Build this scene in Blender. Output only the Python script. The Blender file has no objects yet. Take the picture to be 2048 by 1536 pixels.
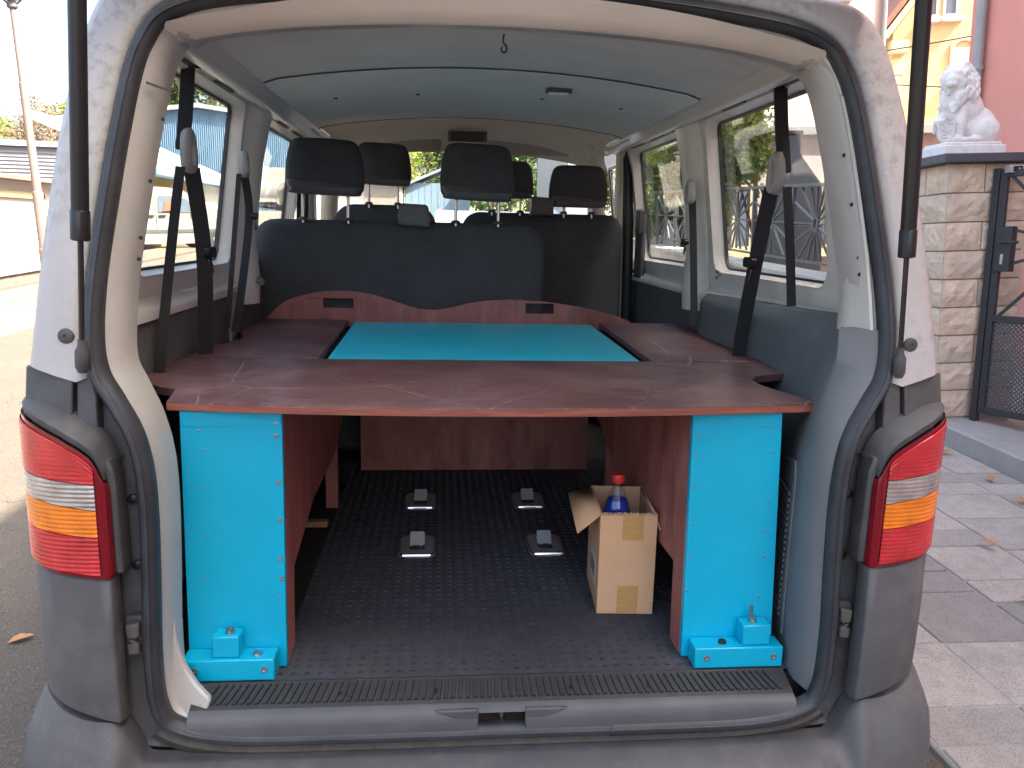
import bpy, bmesh, math, random
from mathutils import Vector, Matrix, geometry
R = math.radians
S = bpy.context.scene
random.seed(7)

# ------------------------------------------------------------------ camera
cam = bpy.data.cameras.new('camera'); camo = bpy.data.objects.new('camera', cam); S.collection.objects.link(camo)
cam.sensor_fit = 'HORIZONTAL'; cam.sensor_width = 36; cam.lens = 36*1602/2048
cam.clip_start = .05; cam.clip_end = 900
PITCH, YAW, ROLL = .1908, .0913, .0229
fw = Vector((math.sin(YAW)*math.cos(PITCH), math.cos(YAW)*math.cos(PITCH), -math.sin(PITCH)))
rt = Vector((math.cos(YAW), -math.sin(YAW), 0)); up = rt.cross(fw)
r2 = math.cos(ROLL)*rt+math.sin(ROLL)*up; u2 = -math.sin(ROLL)*rt+math.cos(ROLL)*up
m = Matrix((r2, u2, -fw)).transposed().to_4x4(); m.translation = Vector((-.136, -1.523, 1.531))
camo.matrix_world = m; S.camera = camo

# ------------------------------------------------------------------ sky, sun, exposure
SUN_EL, SUN_AZ = R(52), R(28)          # azimuth measured from +X towards -Y
sun_dir = Vector((math.cos(SUN_EL)*math.cos(SUN_AZ), -math.cos(SUN_EL)*math.sin(SUN_AZ), math.sin(SUN_EL)))
w = bpy.data.worlds.new('World'); S.world = w; w.use_nodes = True
nt = w.node_tree; bg = nt.nodes['Background']
sky = nt.nodes.new('ShaderNodeTexSky'); sky.sky_type = 'NISHITA'; sky.sun_disc = False
sky.sun_elevation = SUN_EL; sky.sun_rotation = math.atan2(sun_dir.x, sun_dir.y)
sky.dust_density = 7.0; sky.air_density = 1.0; sky.ozone_density = .4
nt.links.new(sky.outputs[0], bg.inputs[0]); bg.inputs[1].default_value = .10
sl = bpy.data.lights.new('sun', 'SUN'); sl.energy = 3.4; sl.angle = R(.53); sl.color = (1, .91, .78)
slo = bpy.data.objects.new('sun', sl); S.collection.objects.link(slo)
slo.rotation_euler = sun_dir.to_track_quat('Z', 'Y').to_euler(); slo.location = sun_dir*60
S.view_settings.view_transform = 'Standard'; S.view_settings.look = 'None'
S.view_settings.exposure = 2.92; S.view_settings.gamma = 1; S.view_settings.use_curve_mapping = False
S.cycles.use_denoising = True
S.cycles.max_bounces = 14; S.cycles.diffuse_bounces = 10; S.cycles.transparent_max_bounces = 16; S.cycles.glossy_bounces = 4

# ------------------------------------------------------------------ helpers
def mat(name, col, rough=.6, metal=0., var=.12, vs=6., col2=None, bump=0., bs=80., coat=0., spec=.5, stretch=(1, 1, 1),
        c2amt=.5, c2soft=.15, rvar=.1):
    M = bpy.data.materials.new(name); M.use_nodes = True
    n = M.node_tree.nodes; L = M.node_tree.links; p = n['Principled BSDF']
    tc = n.new('ShaderNodeTexCoord'); mp = n.new('ShaderNodeMapping'); mp.inputs['Scale'].default_value = stretch
    L.new(tc.outputs['Object'], mp.inputs[0])
    nz = n.new('ShaderNodeTexNoise'); nz.inputs['Scale'].default_value = vs; nz.inputs['Detail'].default_value = 7
    nz.inputs['Roughness'].default_value = .62
    L.new(mp.outputs[0], nz.inputs['Vector'])
    rp = n.new('ShaderNodeValToRGB')
    if col2 is None:
        rp.color_ramp.elements[0].color = (*[c*(1-var) for c in col], 1); rp.color_ramp.elements[1].color = (*[min(1, c*(1+var)) for c in col], 1)
        rp.color_ramp.elements[0].position = .3; rp.color_ramp.elements[1].position = .7
    else:
        rp.color_ramp.elements[0].color = (*col, 1); rp.color_ramp.elements[1].color = (*col2, 1)
        rp.color_ramp.elements[0].position = max(0, c2amt-c2soft); rp.color_ramp.elements[1].position = min(1, c2amt+c2soft)
    L.new(nz.outputs[0], rp.inputs[0]); L.new(rp.outputs[0], p.inputs['Base Color'])
    mr = n.new('ShaderNodeMapRange'); mr.inputs[3].default_value = max(0, rough-rvar); mr.inputs[4].default_value = min(1, rough+rvar)
    nz2 = n.new('ShaderNodeTexNoise'); nz2.inputs['Scale'].default_value = vs*2.3; nz2.inputs['Detail'].default_value = 4
    L.new(mp.outputs[0], nz2.inputs['Vector']); L.new(nz2.outputs[0], mr.inputs[0]); L.new(mr.outputs[0], p.inputs['Roughness'])
    p.inputs['Metallic'].default_value = metal; p.inputs['Specular IOR Level'].default_value = spec; p.inputs['Coat Weight'].default_value = coat
    if bump:
        nb = n.new('ShaderNodeTexNoise'); nb.inputs['Scale'].default_value = bs; nb.inputs['Detail'].default_value = 5
        L.new(mp.outputs[0], nb.inputs['Vector'])
        b = n.new('ShaderNodeBump'); b.inputs['Strength'].default_value = bump; b.inputs['Distance'].default_value = .01
        L.new(nb.outputs[0], b.inputs['Height']); L.new(b.outputs[0], p.inputs['Normal'])
    M['p'] = 1
    return M

def layer(M, col, scale=8., thr=.6, soft=.05, kind='noise', dist=0., stretch=(1, 1, 1), amt=1., mask=None):
    """lay a second colour over a material where a noise passes a threshold (dirt, scratches, wear, painted sheen)"""
    n = M.node_tree.nodes; L = M.node_tree.links; p = n['Principled BSDF']
    src = p.inputs['Base Color'].links[0].from_socket
    tc = n.new('ShaderNodeTexCoord'); mp = n.new('ShaderNodeMapping'); mp.inputs['Scale'].default_value = stretch
    mp.inputs['Location'].default_value = (random.random()*9, random.random()*9, random.random()*9)
    L.new(tc.outputs['Object'], mp.inputs[0]); vec = mp.outputs[0]
    if dist:
        dn = n.new('ShaderNodeTexNoise'); dn.inputs['Scale'].default_value = scale*.6; dn.inputs['Detail'].default_value = 3
        L.new(vec, dn.inputs['Vector'])
        ma = n.new('ShaderNodeMixRGB'); ma.blend_type = 'LINEAR_LIGHT'; ma.inputs[0].default_value = dist
        L.new(vec, ma.inputs[1]); L.new(dn.outputs[1], ma.inputs[2]); vec = ma.outputs[0]
    if kind == 'noise':
        t = n.new('ShaderNodeTexNoise'); t.inputs['Scale'].default_value = scale; t.inputs['Detail'].default_value = 8; t.inputs['Roughness'].default_value = .65
        L.new(vec, t.inputs['Vector']); h = t.outputs[0]
        a, b = thr-soft, thr+soft
    else:   # thin crack / scratch lines
        t = n.new('ShaderNodeTexVoronoi'); t.feature = 'DISTANCE_TO_EDGE'; t.inputs['Scale'].default_value = scale
        L.new(vec, t.inputs['Vector']); h = t.outputs[0]
        a, b = thr+soft, thr
    r = n.new('ShaderNodeMapRange'); r.inputs[1].default_value = a; r.inputs[2].default_value = b; r.inputs[4].default_value = amt
    L.new(h, r.inputs[0]); f = r.outputs[0]
    if mask:
        t2 = n.new('ShaderNodeTexNoise'); t2.inputs['Scale'].default_value = mask[0]; t2.inputs['Detail'].default_value = 3; L.new(mp.outputs[0], t2.inputs['Vector'])
        r3 = n.new('ShaderNodeMapRange'); r3.inputs[1].default_value = mask[1]-.06; r3.inputs[2].default_value = mask[1]+.06; L.new(t2.outputs[0], r3.inputs[0])
        mu = n.new('ShaderNodeMath'); mu.operation = 'MULTIPLY'; L.new(f, mu.inputs[0]); L.new(r3.outputs[0], mu.inputs[1]); f = mu.outputs[0]
    mx = n.new('ShaderNodeMixRGB'); mx.inputs[2].default_value = (*col, 1)
    L.new(f, mx.inputs[0]); L.new(src, mx.inputs[1]); L.new(mx.outputs[0], p.inputs['Base Color'])
    return M

def glass(name, tint=(.8, .9, .86), refl=.55, film=0., filmcol=(.8, .8, .8)):
    M = bpy.data.materials.new(name); M.use_nodes = True; n = M.node_tree.nodes; L = M.node_tree.links
    n.remove(n['Principled BSDF']); o = n['Material Output']
    tr = n.new('ShaderNodeBsdfTransparent'); tr.inputs[0].default_value = (*tint, 1)
    gl = n.new('ShaderNodeBsdfGlossy'); gl.inputs['Roughness'].default_value = .02; gl.inputs[0].default_value = (1, 1, 1, 1)
    lw = n.new('ShaderNodeLayerWeight'); lw.inputs[0].default_value = .5
    pw = n.new('ShaderNodeMath'); pw.operation = 'POWER'; pw.inputs[1].default_value = 4
    L.new(lw.outputs['Facing'], pw.inputs[0])
    ml = n.new('ShaderNodeMath'); ml.operation = 'MULTIPLY_ADD'; ml.inputs[1].default_value = refl; ml.inputs[2].default_value = .03
    L.new(pw.outputs[0], ml.inputs[0])
    mx = n.new('ShaderNodeMixShader'); L.new(ml.outputs[0], mx.inputs[0]); L.new(tr.outputs[0], mx.inputs[1]); L.new(gl.outputs[0], mx.inputs[2])
    out = mx.outputs[0]
    if film:   # dust on the pane
        df = n.new('ShaderNodeBsdfDiffuse'); df.inputs[0].default_value = (*filmcol, 1)
        tcn = n.new('ShaderNodeTexCoord'); nz = n.new('ShaderNodeTexNoise'); nz.inputs['Scale'].default_value = 5; nz.inputs['Detail'].default_value = 6
        L.new(tcn.outputs['Object'], nz.inputs['Vector'])
        mr = n.new('ShaderNodeMapRange'); mr.inputs[1].default_value = .35; mr.inputs[2].default_value = .75; mr.inputs[3].default_value = film*.3; mr.inputs[4].default_value = film
        L.new(nz.outputs[0], mr.inputs[0])
        m2 = n.new('ShaderNodeMixShader'); L.new(mr.outputs[0], m2.inputs[0]); L.new(out, m2.inputs[1]); L.new(df.outputs[0], m2.inputs[2]); out = m2.outputs[0]
    L.new(out, o.inputs[0])
    return M

COL = S.collection
def tag(o, label=None, cat=None, group=None, kind=None):
    if label: o['label'] = label
    if cat: o['category'] = cat
    if group: o['group'] = group
    if kind: o['kind'] = kind
    return o
def empty(name, loc=(0, 0, 0), label=None, cat=None, group=None, rot=(0, 0, 0), parent=None):
    o = bpy.data.objects.new(name, None); COL.objects.link(o); o.location = loc; o.rotation_euler = rot; o.empty_display_size = .1
    if parent: o.parent = parent
    return tag(o, label, cat, group)
LEAN = -.047     # the road is cambered: plumb things lean a little towards -X in the van's frame
def env(name, loc, label, cat, group=None, rz=0):
    return empty(name, loc, label, cat, group, rot=(0, LEAN, rz))

def catmull(P, k=4, closed=False):
    P = [Vector(p) for p in P]; out = []; n = len(P)
    for i in range(n if closed else n-1):
        a, b, c, d = (P[(i-1) % n], P[i], P[(i+1) % n], P[(i+2) % n]) if closed else (P[max(i-1, 0)], P[i], P[i+1], P[min(i+2, n-1)])
        for j in range(k):
            t = j/k
            out.append(.5*((2*b)+(c-a)*t+(2*a-5*b+4*c-d)*t*t+(3*b-a-3*c+d)*t**3))
    if not closed: out.append(P[-1].copy())
    return out
def offset2(P, d, closed=False):
    """offset a 2D polyline to its right-hand side by d"""
    out = []; n = len(P)
    for i in range(n):
        a = P[(i-1) % n] if (closed or i) else P[i]; b = P[(i+1) % n] if (closed or i < n-1) else P[i]
        t = (Vector(b)-Vector(a)); t = t.normalized() if t.length > 1e-9 else Vector((1, 0)); nn = Vector((t.y, -t.x))
        dd = d[i] if isinstance(d, (list, tuple)) else d
        out.append(Vector(P[i])+nn*dd)
    return out
def rrect(w_, h_, r, k=4, cx=0, cy=0):
    out = []
    for sx, sy, a0 in ((1, -1, -90), (1, 1, 0), (-1, 1, 90), (-1, -1, 180)):
        for j in range(k+1):
            a = R(a0+90*j/k); out.append((cx+sx*(w_/2-r)+r*math.cos(a), cy+sy*(h_/2-r)+r*math.sin(a)))
    return out
def rrect4(x0, x1, y0, y1, r, k=4): return rrect(x1-x0, y1-y0, r, k, (x0+x1)/2, (y0+y1)/2)

class MB:
    def __init__(s): s.v = []; s.f = []
    def add(s, vs, fs):
        o = len(s.v); s.v += [tuple(v) for v in vs]; s.f += [tuple(i+o for i in f) for f in fs]; return s
    def box(s, x0, x1, y0, y1, z0, z1, M=None):
        vs = [Vector(p) for p in ((x0, y0, z0), (x1, y0, z0), (x1, y1, z0), (x0, y1, z0), (x0, y0, z1), (x1, y0, z1), (x1, y1, z1), (x0, y1, z1))]
        if M: vs = [M @ p for p in vs]
        return s.add(vs, [(0, 3, 2, 1), (4, 5, 6, 7), (0, 1, 5, 4), (1, 2, 6, 5), (2, 3, 7, 6), (3, 0, 4, 7)])
    def bar(s, a, b, w_, h_, upv=(0, 0, 1)):
        a, b = Vector(a), Vector(b); d = b-a; l = d.length; d.normalize(); u = Vector(upv)
        sx = d.cross(u)
        if sx.length < 1e-6: sx = d.cross(Vector((1, 0, 0)))
        sx.normalize(); u = sx.cross(d)
        M = Matrix((sx, d, u)).transposed().to_4x4(); M.translation = a
        return s.box(-w_/2, w_/2, 0, l, -h_/2, h_/2, M)
    def loft(s, rings, cu=True, cap0=False, cap1=False):
        o = len(s.v); n = len(rings[0])
        for r in rings: s.v += [tuple(p) for p in r]
        for i in range(len(rings)-1):
            for j in range(n if cu else n-1):
                a = o+i*n+j; b = o+i*n+(j+1) % n
                s.f.append((a, b, b+n, a+n))
        if cap0: s.f.append(tuple(o+j for j in reversed(range(n))))
        if cap1: s.f.append(tuple(o+(len(rings)-1)*n+j for j in range(n)))
        return s
    def tube(s, path, r, n=8, caps=True):
        path = [Vector(p) for p in path]; rings = []; N = len(path)
        pr = None
        for i, p in enumerate(path):
            t = (path[min(i+1, N-1)]-path[max(i-1, 0)]).normalized()
            if pr is None:
                a = Vector((0, 0, 1)) if abs(t.z) < .9 else Vector((1, 0, 0)); x = t.cross(a).normalized()
            else:
                x = (pr-t*pr.dot(t)).normalized()
            pr = x; y = t.cross(x); rr = r[i] if isinstance(r, (list, tuple)) else r
            rings.append([p+x*rr*math.cos(2*math.pi*k/n)+y*rr*math.sin(2*math.pi*k/n) for k in range(n)])
        return s.loft(rings, True, caps, caps)
    def lathe(s, prof, c=(0, 0, 0), n=16, axis='z', M=None):
        c = Vector(c); rings = []
        for r, h in prof:
            ring = []
            for k in range(n):
                a = 2*math.pi*k/n; p = Vector((r*math.cos(a), r*math.sin(a), h))
                if axis == 'y': p = Vector((p.x, -p.z, p.y)) if False else Vector((p.x, p.z, -p.y))
                if axis == 'x': p = Vector((p.z, p.x, p.y))
                if M: p = M @ p
                ring.append(c+p)
            rings.append(ring)
        return s.loft(rings, True, True, True)
    def prism(s, loops, fn, t):
        """loops: outer then holes in 2D; fn(u,v,w) -> 3D; thickness w from 0 to t"""
        loops = [[Vector((p[0], p[1], 0)) for p in l] for l in loops]
        flat = [p for l in loops for p in l]; n = len(flat); tris = geometry.tessellate_polygon(loops)
        o = len(s.v)
        s.v += [tuple(fn(p.x, p.y, 0)) for p in flat]+[tuple(fn(p.x, p.y, t)) for p in flat]
        for a, b, c in tris:
            s.f.append((o+a, o+b, o+c)); s.f.append((o+n+c, o+n+b, o+n+a))
        k = 0
        for l in loops:
            m_ = len(l)
            for i in range(m_):
                a = o+k+i; b = o+k+(i+1) % m_; s.f.append((a, b, b+n, a+n))
            k += m_
        return s
    def mesh(s, name, mt, smooth=35):
        me = bpy.data.meshes.new(name); me.from_pydata(s.v, [], s.f)
        bm = bmesh.new(); bm.from_mesh(me); bmesh.ops.recalc_face_normals(bm, faces=bm.faces[:]); bm.to_mesh(me); bm.free()
        if smooth:
            me.polygons.foreach_set('use_smooth', [True]*len(me.polygons)); me.set_sharp_from_angle(angle=R(smooth))
        if mt: me.materials.append(mt)
        return me
    def build(s, name, mt, parent=None, smooth=35, bevel=0, seg=2, loc=None, rot=None, **kw):
        me = s.mesh(name, mt, smooth); o = bpy.data.objects.new(name, me); COL.objects.link(o)
        if parent: o.parent = parent
        if loc: o.location = loc
        if rot: o.rotation_euler = rot
        if bevel:
            b = o.modifiers.new('bevel', 'BEVEL'); b.width = bevel; b.segments = seg; b.limit_method = 'ANGLE'; b.angle_limit = R(40)
        return tag(o, kw.get('label'), kw.get('cat'), kw.get('group'), kw.get('kind'))
def dup(o, parent=None, loc=None, rot=None):
    c = o.copy(); COL.objects.link(c); c.parent = parent
    if loc is not None: c.location = loc
    if rot is not None: c.rotation_euler = rot
    return c
def ribbon(path, wdir, width, th=.0014, twist=None):
    """a webbing strap along a path; wdir: direction of the width (or a list)"""
    mb = MB(); path = catmull(path, 5); N = len(path); rings = []
    for i, p in enumerate(path):
        t = (path[min(i+1, N-1)]-path[max(i-1, 0)]).normalized()
        if isinstance(wdir, list):
            f = i/(N-1)*(len(wdir)-1); k = min(int(f), len(wdir)-2); wd = Vector(wdir[k]).lerp(Vector(wdir[k+1]), f-k)
        else: wd = Vector(wdir)
        wd = (wd-t*wd.dot(t)).normalized(); nn = t.cross(wd)
        ww = width if not isinstance(width, list) else width[0]+(width[1]-width[0])*i/(N-1)
        rings.append([p-wd*ww/2-nn*th, p+wd*ww/2-nn*th, p+wd*ww/2+nn*th, p-wd*ww/2+nn*th])
    return mb.loft(rings, True, True, True)
def pillow(outline, y0, t, rnd=.03, lean=0., zref=0., M=None):
    """cushion: outline in (x,z), extruded in +y with rounded edges"""
    mb = MB(); rings = []
    xs_ = [p[0] for p in outline]; zs_ = [p[1] for p in outline]; cx, cz = (min(xs_)+max(xs_))/2, (min(zs_)+max(zs_))/2; hw, hh = (max(xs_)-min(xs_))/2, (max(zs_)-min(zs_))/2
    rr = min(rnd, .6*hw, .6*hh); bu = rr*.35
    prof = [(.72, -bu*1.0), (.42, -bu*.8), (None, rr*1.5, 0), (None, rr*.72, rr*.16), (None, rr*.24, rr*.5), (None, 0, rr), (None, 0, t-rr), (None, rr*.24, t-rr*.5), (None, rr*.72, t-rr*.16), (None, rr*1.5, t), (.42, t+bu*.8), (.72, t+bu)]
    for q in prof:
        if q[0] is None: ins, y = q[1], q[2]; sx, sz = 1-ins/hw, 1-ins/hh
        else: k = q[0]; y = q[1]; sx = (1-rr*1.5/hw)*(1-k); sz = (1-rr*1.5/hh)*(1-k)
        rings.append([Vector((cx+(p[0]-cx)*sx, y0+y+(cz+(p[1]-cz)*sz-zref)*lean, cz+(p[1]-cz)*sz)) for p in outline])
    mb.loft(rings, True, True, True)
    if M: mb.v = [tuple(M @ Vector(v)) for v in mb.v]
    return mb

# ------------------------------------------------------------------ materials
m_white = mat('white_van_paint', (.76, .73, .68), .32, var=.06, vs=5, coat=.3)  # interior white, raised in colour so the bay looks better lit
layer(m_white, (.52, .48, .43), 26, .66, .08, amt=.5)
m_frame2 = mat('pillar_cover_plastic', (.56, .54, .49), .45, var=.04, vs=5)
m_frame = mat('shaded_white_frame_paint', (.44, .425, .40), .34, var=.06, vs=5, coat=.25)  # same white paint, a darker copy with the frame's shade in its colour
layer(m_frame, (.34, .31, .27), 30, .66, .08, amt=.5)
m_ext = mat('dirty_white_paint', (.43, .418, .41), .45, var=.08, vs=4, coat=.1)
layer(m_ext, (.25, .23, .21), 42, .58, .10, amt=.75, mask=(2.2, .50)); layer(m_ext, (.12, .11, .10), 95, .69, .04, amt=.8, mask=(3.5, .52))
m_bump = mat('grey_bumper_plastic', (.100, .100, .104), .62, var=.14, vs=7, bump=.08, bs=900, spec=.35)
layer(m_bump, (.21, .20, .185), 9, .62, .13, amt=.5); layer(m_bump, (.42, .41, .40), 60, .012, .01, 'crack', dist=.25, amt=.5, mask=(7, .62))
m_trim = mat('dark_grey_trim_plastic', (.078, .078, .080), .58, var=.18, vs=14, bump=.05, bs=700, spec=.4)
layer(m_trim, (.15, .14, .125), 18, .62, .1, amt=.5)
m_rub = mat('black_rubber_seal', (.040, .043, .050), .45, var=.25, vs=20, spec=.45)
m_grey = mat('grey_interior_plastic', (.140, .154, .163), .55, var=.08, vs=8, bump=.10, bs=1200, spec=.4)
layer(m_grey, (.30, .31, .31), 70, .013, .012, 'crack', dist=.3, amt=.4, mask=(5, .6))
m_dpanel = mat('dark_grey_lining_panel', (.115, .118, .122), .8, var=.15, vs=30, bump=.1, bs=500)
m_head = mat('grey_felt_headliner', (.61, .625, .618), .92, var=.09, vs=3.5, bump=.12, bs=700, spec=.2)
layer(m_head, (.70, .70, .68), 3.5, .60, .12, amt=.6, stretch=(1, 3.5, 1)); layer(m_head, (.35, .35, .35), 30, .74, .05, amt=.6)
m_beige = mat('beige_cab_lining', (.66, .61, .52), .85, var=.06, vs=6, bump=.06, bs=500, spec=.25)
m_cloth = mat('charcoal_seat_fabric', (.074, .080, .089), .95, var=.25, vs=160, bump=.25, bs=900, spec=.15)
layer(m_cloth, (.11, .115, .125), 6, .6, .15, amt=.6)
m_vinyl = mat('grey_seat_back_vinyl', (.115, .115, .125), .5, var=.08, vs=20)
m_chrome = mat('bright_steel', (.62, .62, .62), .22, 1., var=.05, vs=20)
m_steel = mat('worn_steel', (.42, .41, .40), .38, 1., var=.2, vs=40)
m_belt = mat('black_belt_webbing', (.016, .017, .021), .7, var=.2, vs=300, bump=.3, bs=900)
m_blackp = mat('black_plastic', (.014, .014, .016), .35, var=.2, vs=20)
m_greyp = mat('pale_grey_plastic', (.34, .335, .33), .4, var=.06, vs=12)
m_mat = mat('black_rubber_floor_mat', (.056, .060, .074), .85, var=.25, vs=30, bump=.25, bs=260, spec=.4)
layer(m_mat, (.062, .058, .052), 5, .60, .14, amt=.6); layer(m_mat, (.16, .15, .13), 220, .73, .03, amt=.7)
m_sill = mat('dark_sill_plastic', (.024, .027, .029), .5, var=.2, vs=20, bump=.12, bs=300)
layer(m_sill, (.10, .10, .10), 120, .66, .06, amt=.6)
m_sill2 = mat('scuffed_sill_edge_plastic', (.085, .087, .095), .5, var=.12, vs=16, bump=.05, bs=400)
layer(m_sill2, (.24, .24, .24), 60, .015, .012, 'crack', dist=.3, amt=.5, mask=(6, .55))
m_wood = mat('red_brown_stained_plywood', (.092, .034, .037), .38, col2=(.140, .060, .063), vs=7, stretch=(.7, 7, 7), c2amt=.5, c2soft=.18, spec=.5, rvar=.12)
layer(m_wood, (.29, .195, .20), 5, .58, .16, amt=.6, dist=.3)  # pale patches paint the hazy sheen on the tabletop
layer(m_wood, (.062, .024, .026), 3.2, .60, .12, amt=.6, dist=.2)
layer(m_wood, (.55, .44, .42), 2.1, .0016, .0026, 'crack', dist=.06, amt=.75, mask=(3.1, .50)); layer(m_wood, (.46, .35, .33), 5.0, .006, .009, 'crack', dist=.45, amt=.32, mask=(3.2, .54))
layer(m_wood, (.65, .58, .54), 60, .735, .02, amt=.9)
m_wood2 = mat('lifted_red_stained_plywood_side', (.29, .10, .092), .55, col2=(.43, .165, .15), vs=6, stretch=(3, 3, .6), c2amt=.5, c2soft=.25)  # plywood lightened in colour to lift the boards standing in shade
layer(m_wood2, (.50, .25, .21), 7, .60, .08, amt=.6, stretch=(1.5, 1.5, .5)); layer(m_wood2, (.13, .045, .04), 5, .60, .08, amt=.7, stretch=(1.5, 1.5, .5)); layer(m_wood2, (.5, .4, .36), 110, .76, .02, amt=.7)
m_edge = mat('stained_plywood_end_grain', (.20, .050, .035), .6, col2=(.36, .13, .085), vs=9, stretch=(1, 1, 14), c2amt=.5, c2soft=.2)
m_raww = mat('pale_raw_timber', (.33, .22, .12), .7, var=.2, vs=10, stretch=(4, 4, .6))
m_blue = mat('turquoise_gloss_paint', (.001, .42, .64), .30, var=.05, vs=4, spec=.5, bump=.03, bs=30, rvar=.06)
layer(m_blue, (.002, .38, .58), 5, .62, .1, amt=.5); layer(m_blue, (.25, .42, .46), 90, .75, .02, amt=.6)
m_blue2 = mat('worn_sheened_turquoise_paint', (.008, .66, .86), .38, var=.08, vs=4, rvar=.08)  # turquoise brightened to paint in sky sheen and lift the dim bay
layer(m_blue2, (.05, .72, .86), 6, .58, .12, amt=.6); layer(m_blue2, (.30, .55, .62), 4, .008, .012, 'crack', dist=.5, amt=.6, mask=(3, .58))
m_card = mat('brown_corrugated_cardboard', (.68, .42, .245), .85, var=.05, vs=9, bump=.04, bs=200, spec=.2)
layer(m_card, (.60, .36, .20), 60, .62, .1, amt=.4)
m_cardin = mat('inside_cardboard', (.62, .40, .24), .9, var=.05, vs=40, stretch=(6, 6, .4))
m_tape = mat('glossy_parcel_tape', (.56, .32, .12), .25, var=.08, vs=20, stretch=(1, 1, 8))
m_red_lens = mat('red_tail_lens', (.52, .030, .034), .16, var=.25, vs=18, spec=.5)
m_amb_lens = mat('amber_tail_lens', (.80, .21, .015), .16, var=.2, vs=18)
m_clr_lens = mat('clear_tail_lens', (.47, .43, .40), .14, .5, var=.25, vs=24)
m_drk_lens = mat('dark_red_lens_rim', (.20, .006, .014), .14, var=.1, vs=30)
m_pane = glass('van_window_glass', (.925, .955, .942), .4, .03, (.75, .8, .78))
m_wind = glass('windscreen_glass', (.97, .99, .98), .35, .04, (.8, .85, .82))
m_cap = mat('red_bottle_cap', (.62, .03, .025), .35, var=.08, vs=30)
m_pet = glass('clear_bottle_plastic', (.86, .90, .92), .7)
m_liq = mat('blue_washer_fluid', (.006, .04, .36), .08, var=.08, vs=8, coat=.6)

# ================================================================== THE GROUND
def gz(y): return .028*max(0., y-1.)
m_asph = mat('worn_asphalt', (.083, .071, .057), .9, col2=(.108, .091, .070), vs=2.2, c2soft=.3, bump=.5, bs=140, spec=.25)
layer(m_asph, (.20, .18, .16), 120, .60, .04, amt=.8); layer(m_asph, (.03, .03, .03), 90, .60, .05, amt=.75)
layer(m_asph, (.035, .034, .032), 2.6, .008, .008, 'crack', dist=.6, amt=.8, mask=(.8, .60))
mb = MB(); ys = [-260, -60, -20, -6, -2, 0, 1]+[1+i*1.5 for i in range(1, 40)]+[80, 130, 200, 300]; xs = [-300, -90, -40, -20, -12, -6, -3, -1, 1, 3, 6, 12, 20, 40, 90, 300]
mb.v = [(x, y, (gz(min(y, 70.)) if y < 70 else gz(70))) for y in ys for x in xs]; nx = len(xs)
mb.f = [(j*nx+i, j*nx+i+1, (j+1)*nx+i+1, (j+1)*nx+i) for j in range(len(ys)-1) for i in range(nx-1)]
tag(mb.build('ground', m_asph, smooth=60), kind='structure')

# left footway with its kerb
m_kerb = mat('pale_kerb_stone', (.24, .215, .185), .85, var=.15, vs=8, bump=.2, bs=120)
m_foot = mat('reddish_footway_asphalt', (.15, .108, .082), .9, var=.15, vs=5, bump=.3, bs=160)
def strip(name, x0, x1, y0, y1, h, mt, n=14, kind='structure', parent=None):
    mb = MB(); rings = []
    for i in range(n+1):
        y = y0+(y1-y0)*i/n; z = gz(y); rings.append([(x0, y, z-.1), (x1, y, z-.1), (x1, y, z+h), (x0, y, z+h)])
    mb.loft(rings, True, True, True); o = mb.build(name, mt, parent, bevel=.012)
    return tag(o, kind=kind) if parent is None else o
strip('footway', -7.0, -5.62, -8, 70, .10, m_foot)
kerb = empty('kerb'); kerb['kind'] = 'structure'
for i in range(40):
    y = -6+i*1.2; mb = MB()
    mb.loft([[(x, yy, gz(yy)+zz) for x, zz in ((-5.62, -.05), (-5.12, -.05), (-5.12, .035), (-5.30, .055), (-5.36, .13), (-5.62, .135))] for yy in (y+.006, y+1.194)], True, True, True)
    mb.build('kerb_stone', m_kerb, kerb, bevel=.008)

# right-hand paving, slab by slab
m_slab = [mat('grey_paving_slab_%d' % i, c, .85, var=.12, vs=14, bump=.25, bs=180, spec=.3) for i, c in enumerate([(.37, .34, .30), (.33, .305, .272), (.25, .234, .214), (.41, .375, .33)])]
for s_ in m_slab: layer(s_, (.13, .12, .115), 170, .56, .05, amt=.7); layer(s_, (.52, .48, .44), 210, .62, .04, amt=.6); layer(s_, (.20, .185, .165), 3.0, .60, .12, amt=.5)
m_joint = mat('pale_mortar_joint', (.33, .32, .29), .95, var=.2, vs=60, bump=.3, bs=200)
pave = strip('pavement', 1.36, 3.42, -7, 30, .022, m_joint, 18)
rng = random.Random(3)
rows = [1.365, 1.755, 2.18, 2.60, 3.10, 3.415]
slab_cache = {}
for r_ in range(5):
    x0, x1 = rows[r_], rows[r_+1]; y = -3+rng.random()*.3
    while y < 7:
        l = rng.choice((.20, .20, .40, .36))
        hh = rng.uniform(.028, .033); mb = MB(); g = .006
        mb.loft([[(x0+g, y+g, gz(y)), (x1-g, y+g, gz(y)), (x1-g, y+l-g, gz(y+l)), (x0+g, y+l-g, gz(y+l))],
                 [(x0+g, y+g, gz(y)+hh), (x1-g, y+g, gz(y)+hh), (x1-g, y+l-g, gz(y+l)+hh), (x0+g, y+l-g, gz(y+l)+hh)]], True, True, True)
        mb.build('slab', rng.choice(m_slab), pave, smooth=0, bevel=.004, seg=1)
        y += l
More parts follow.
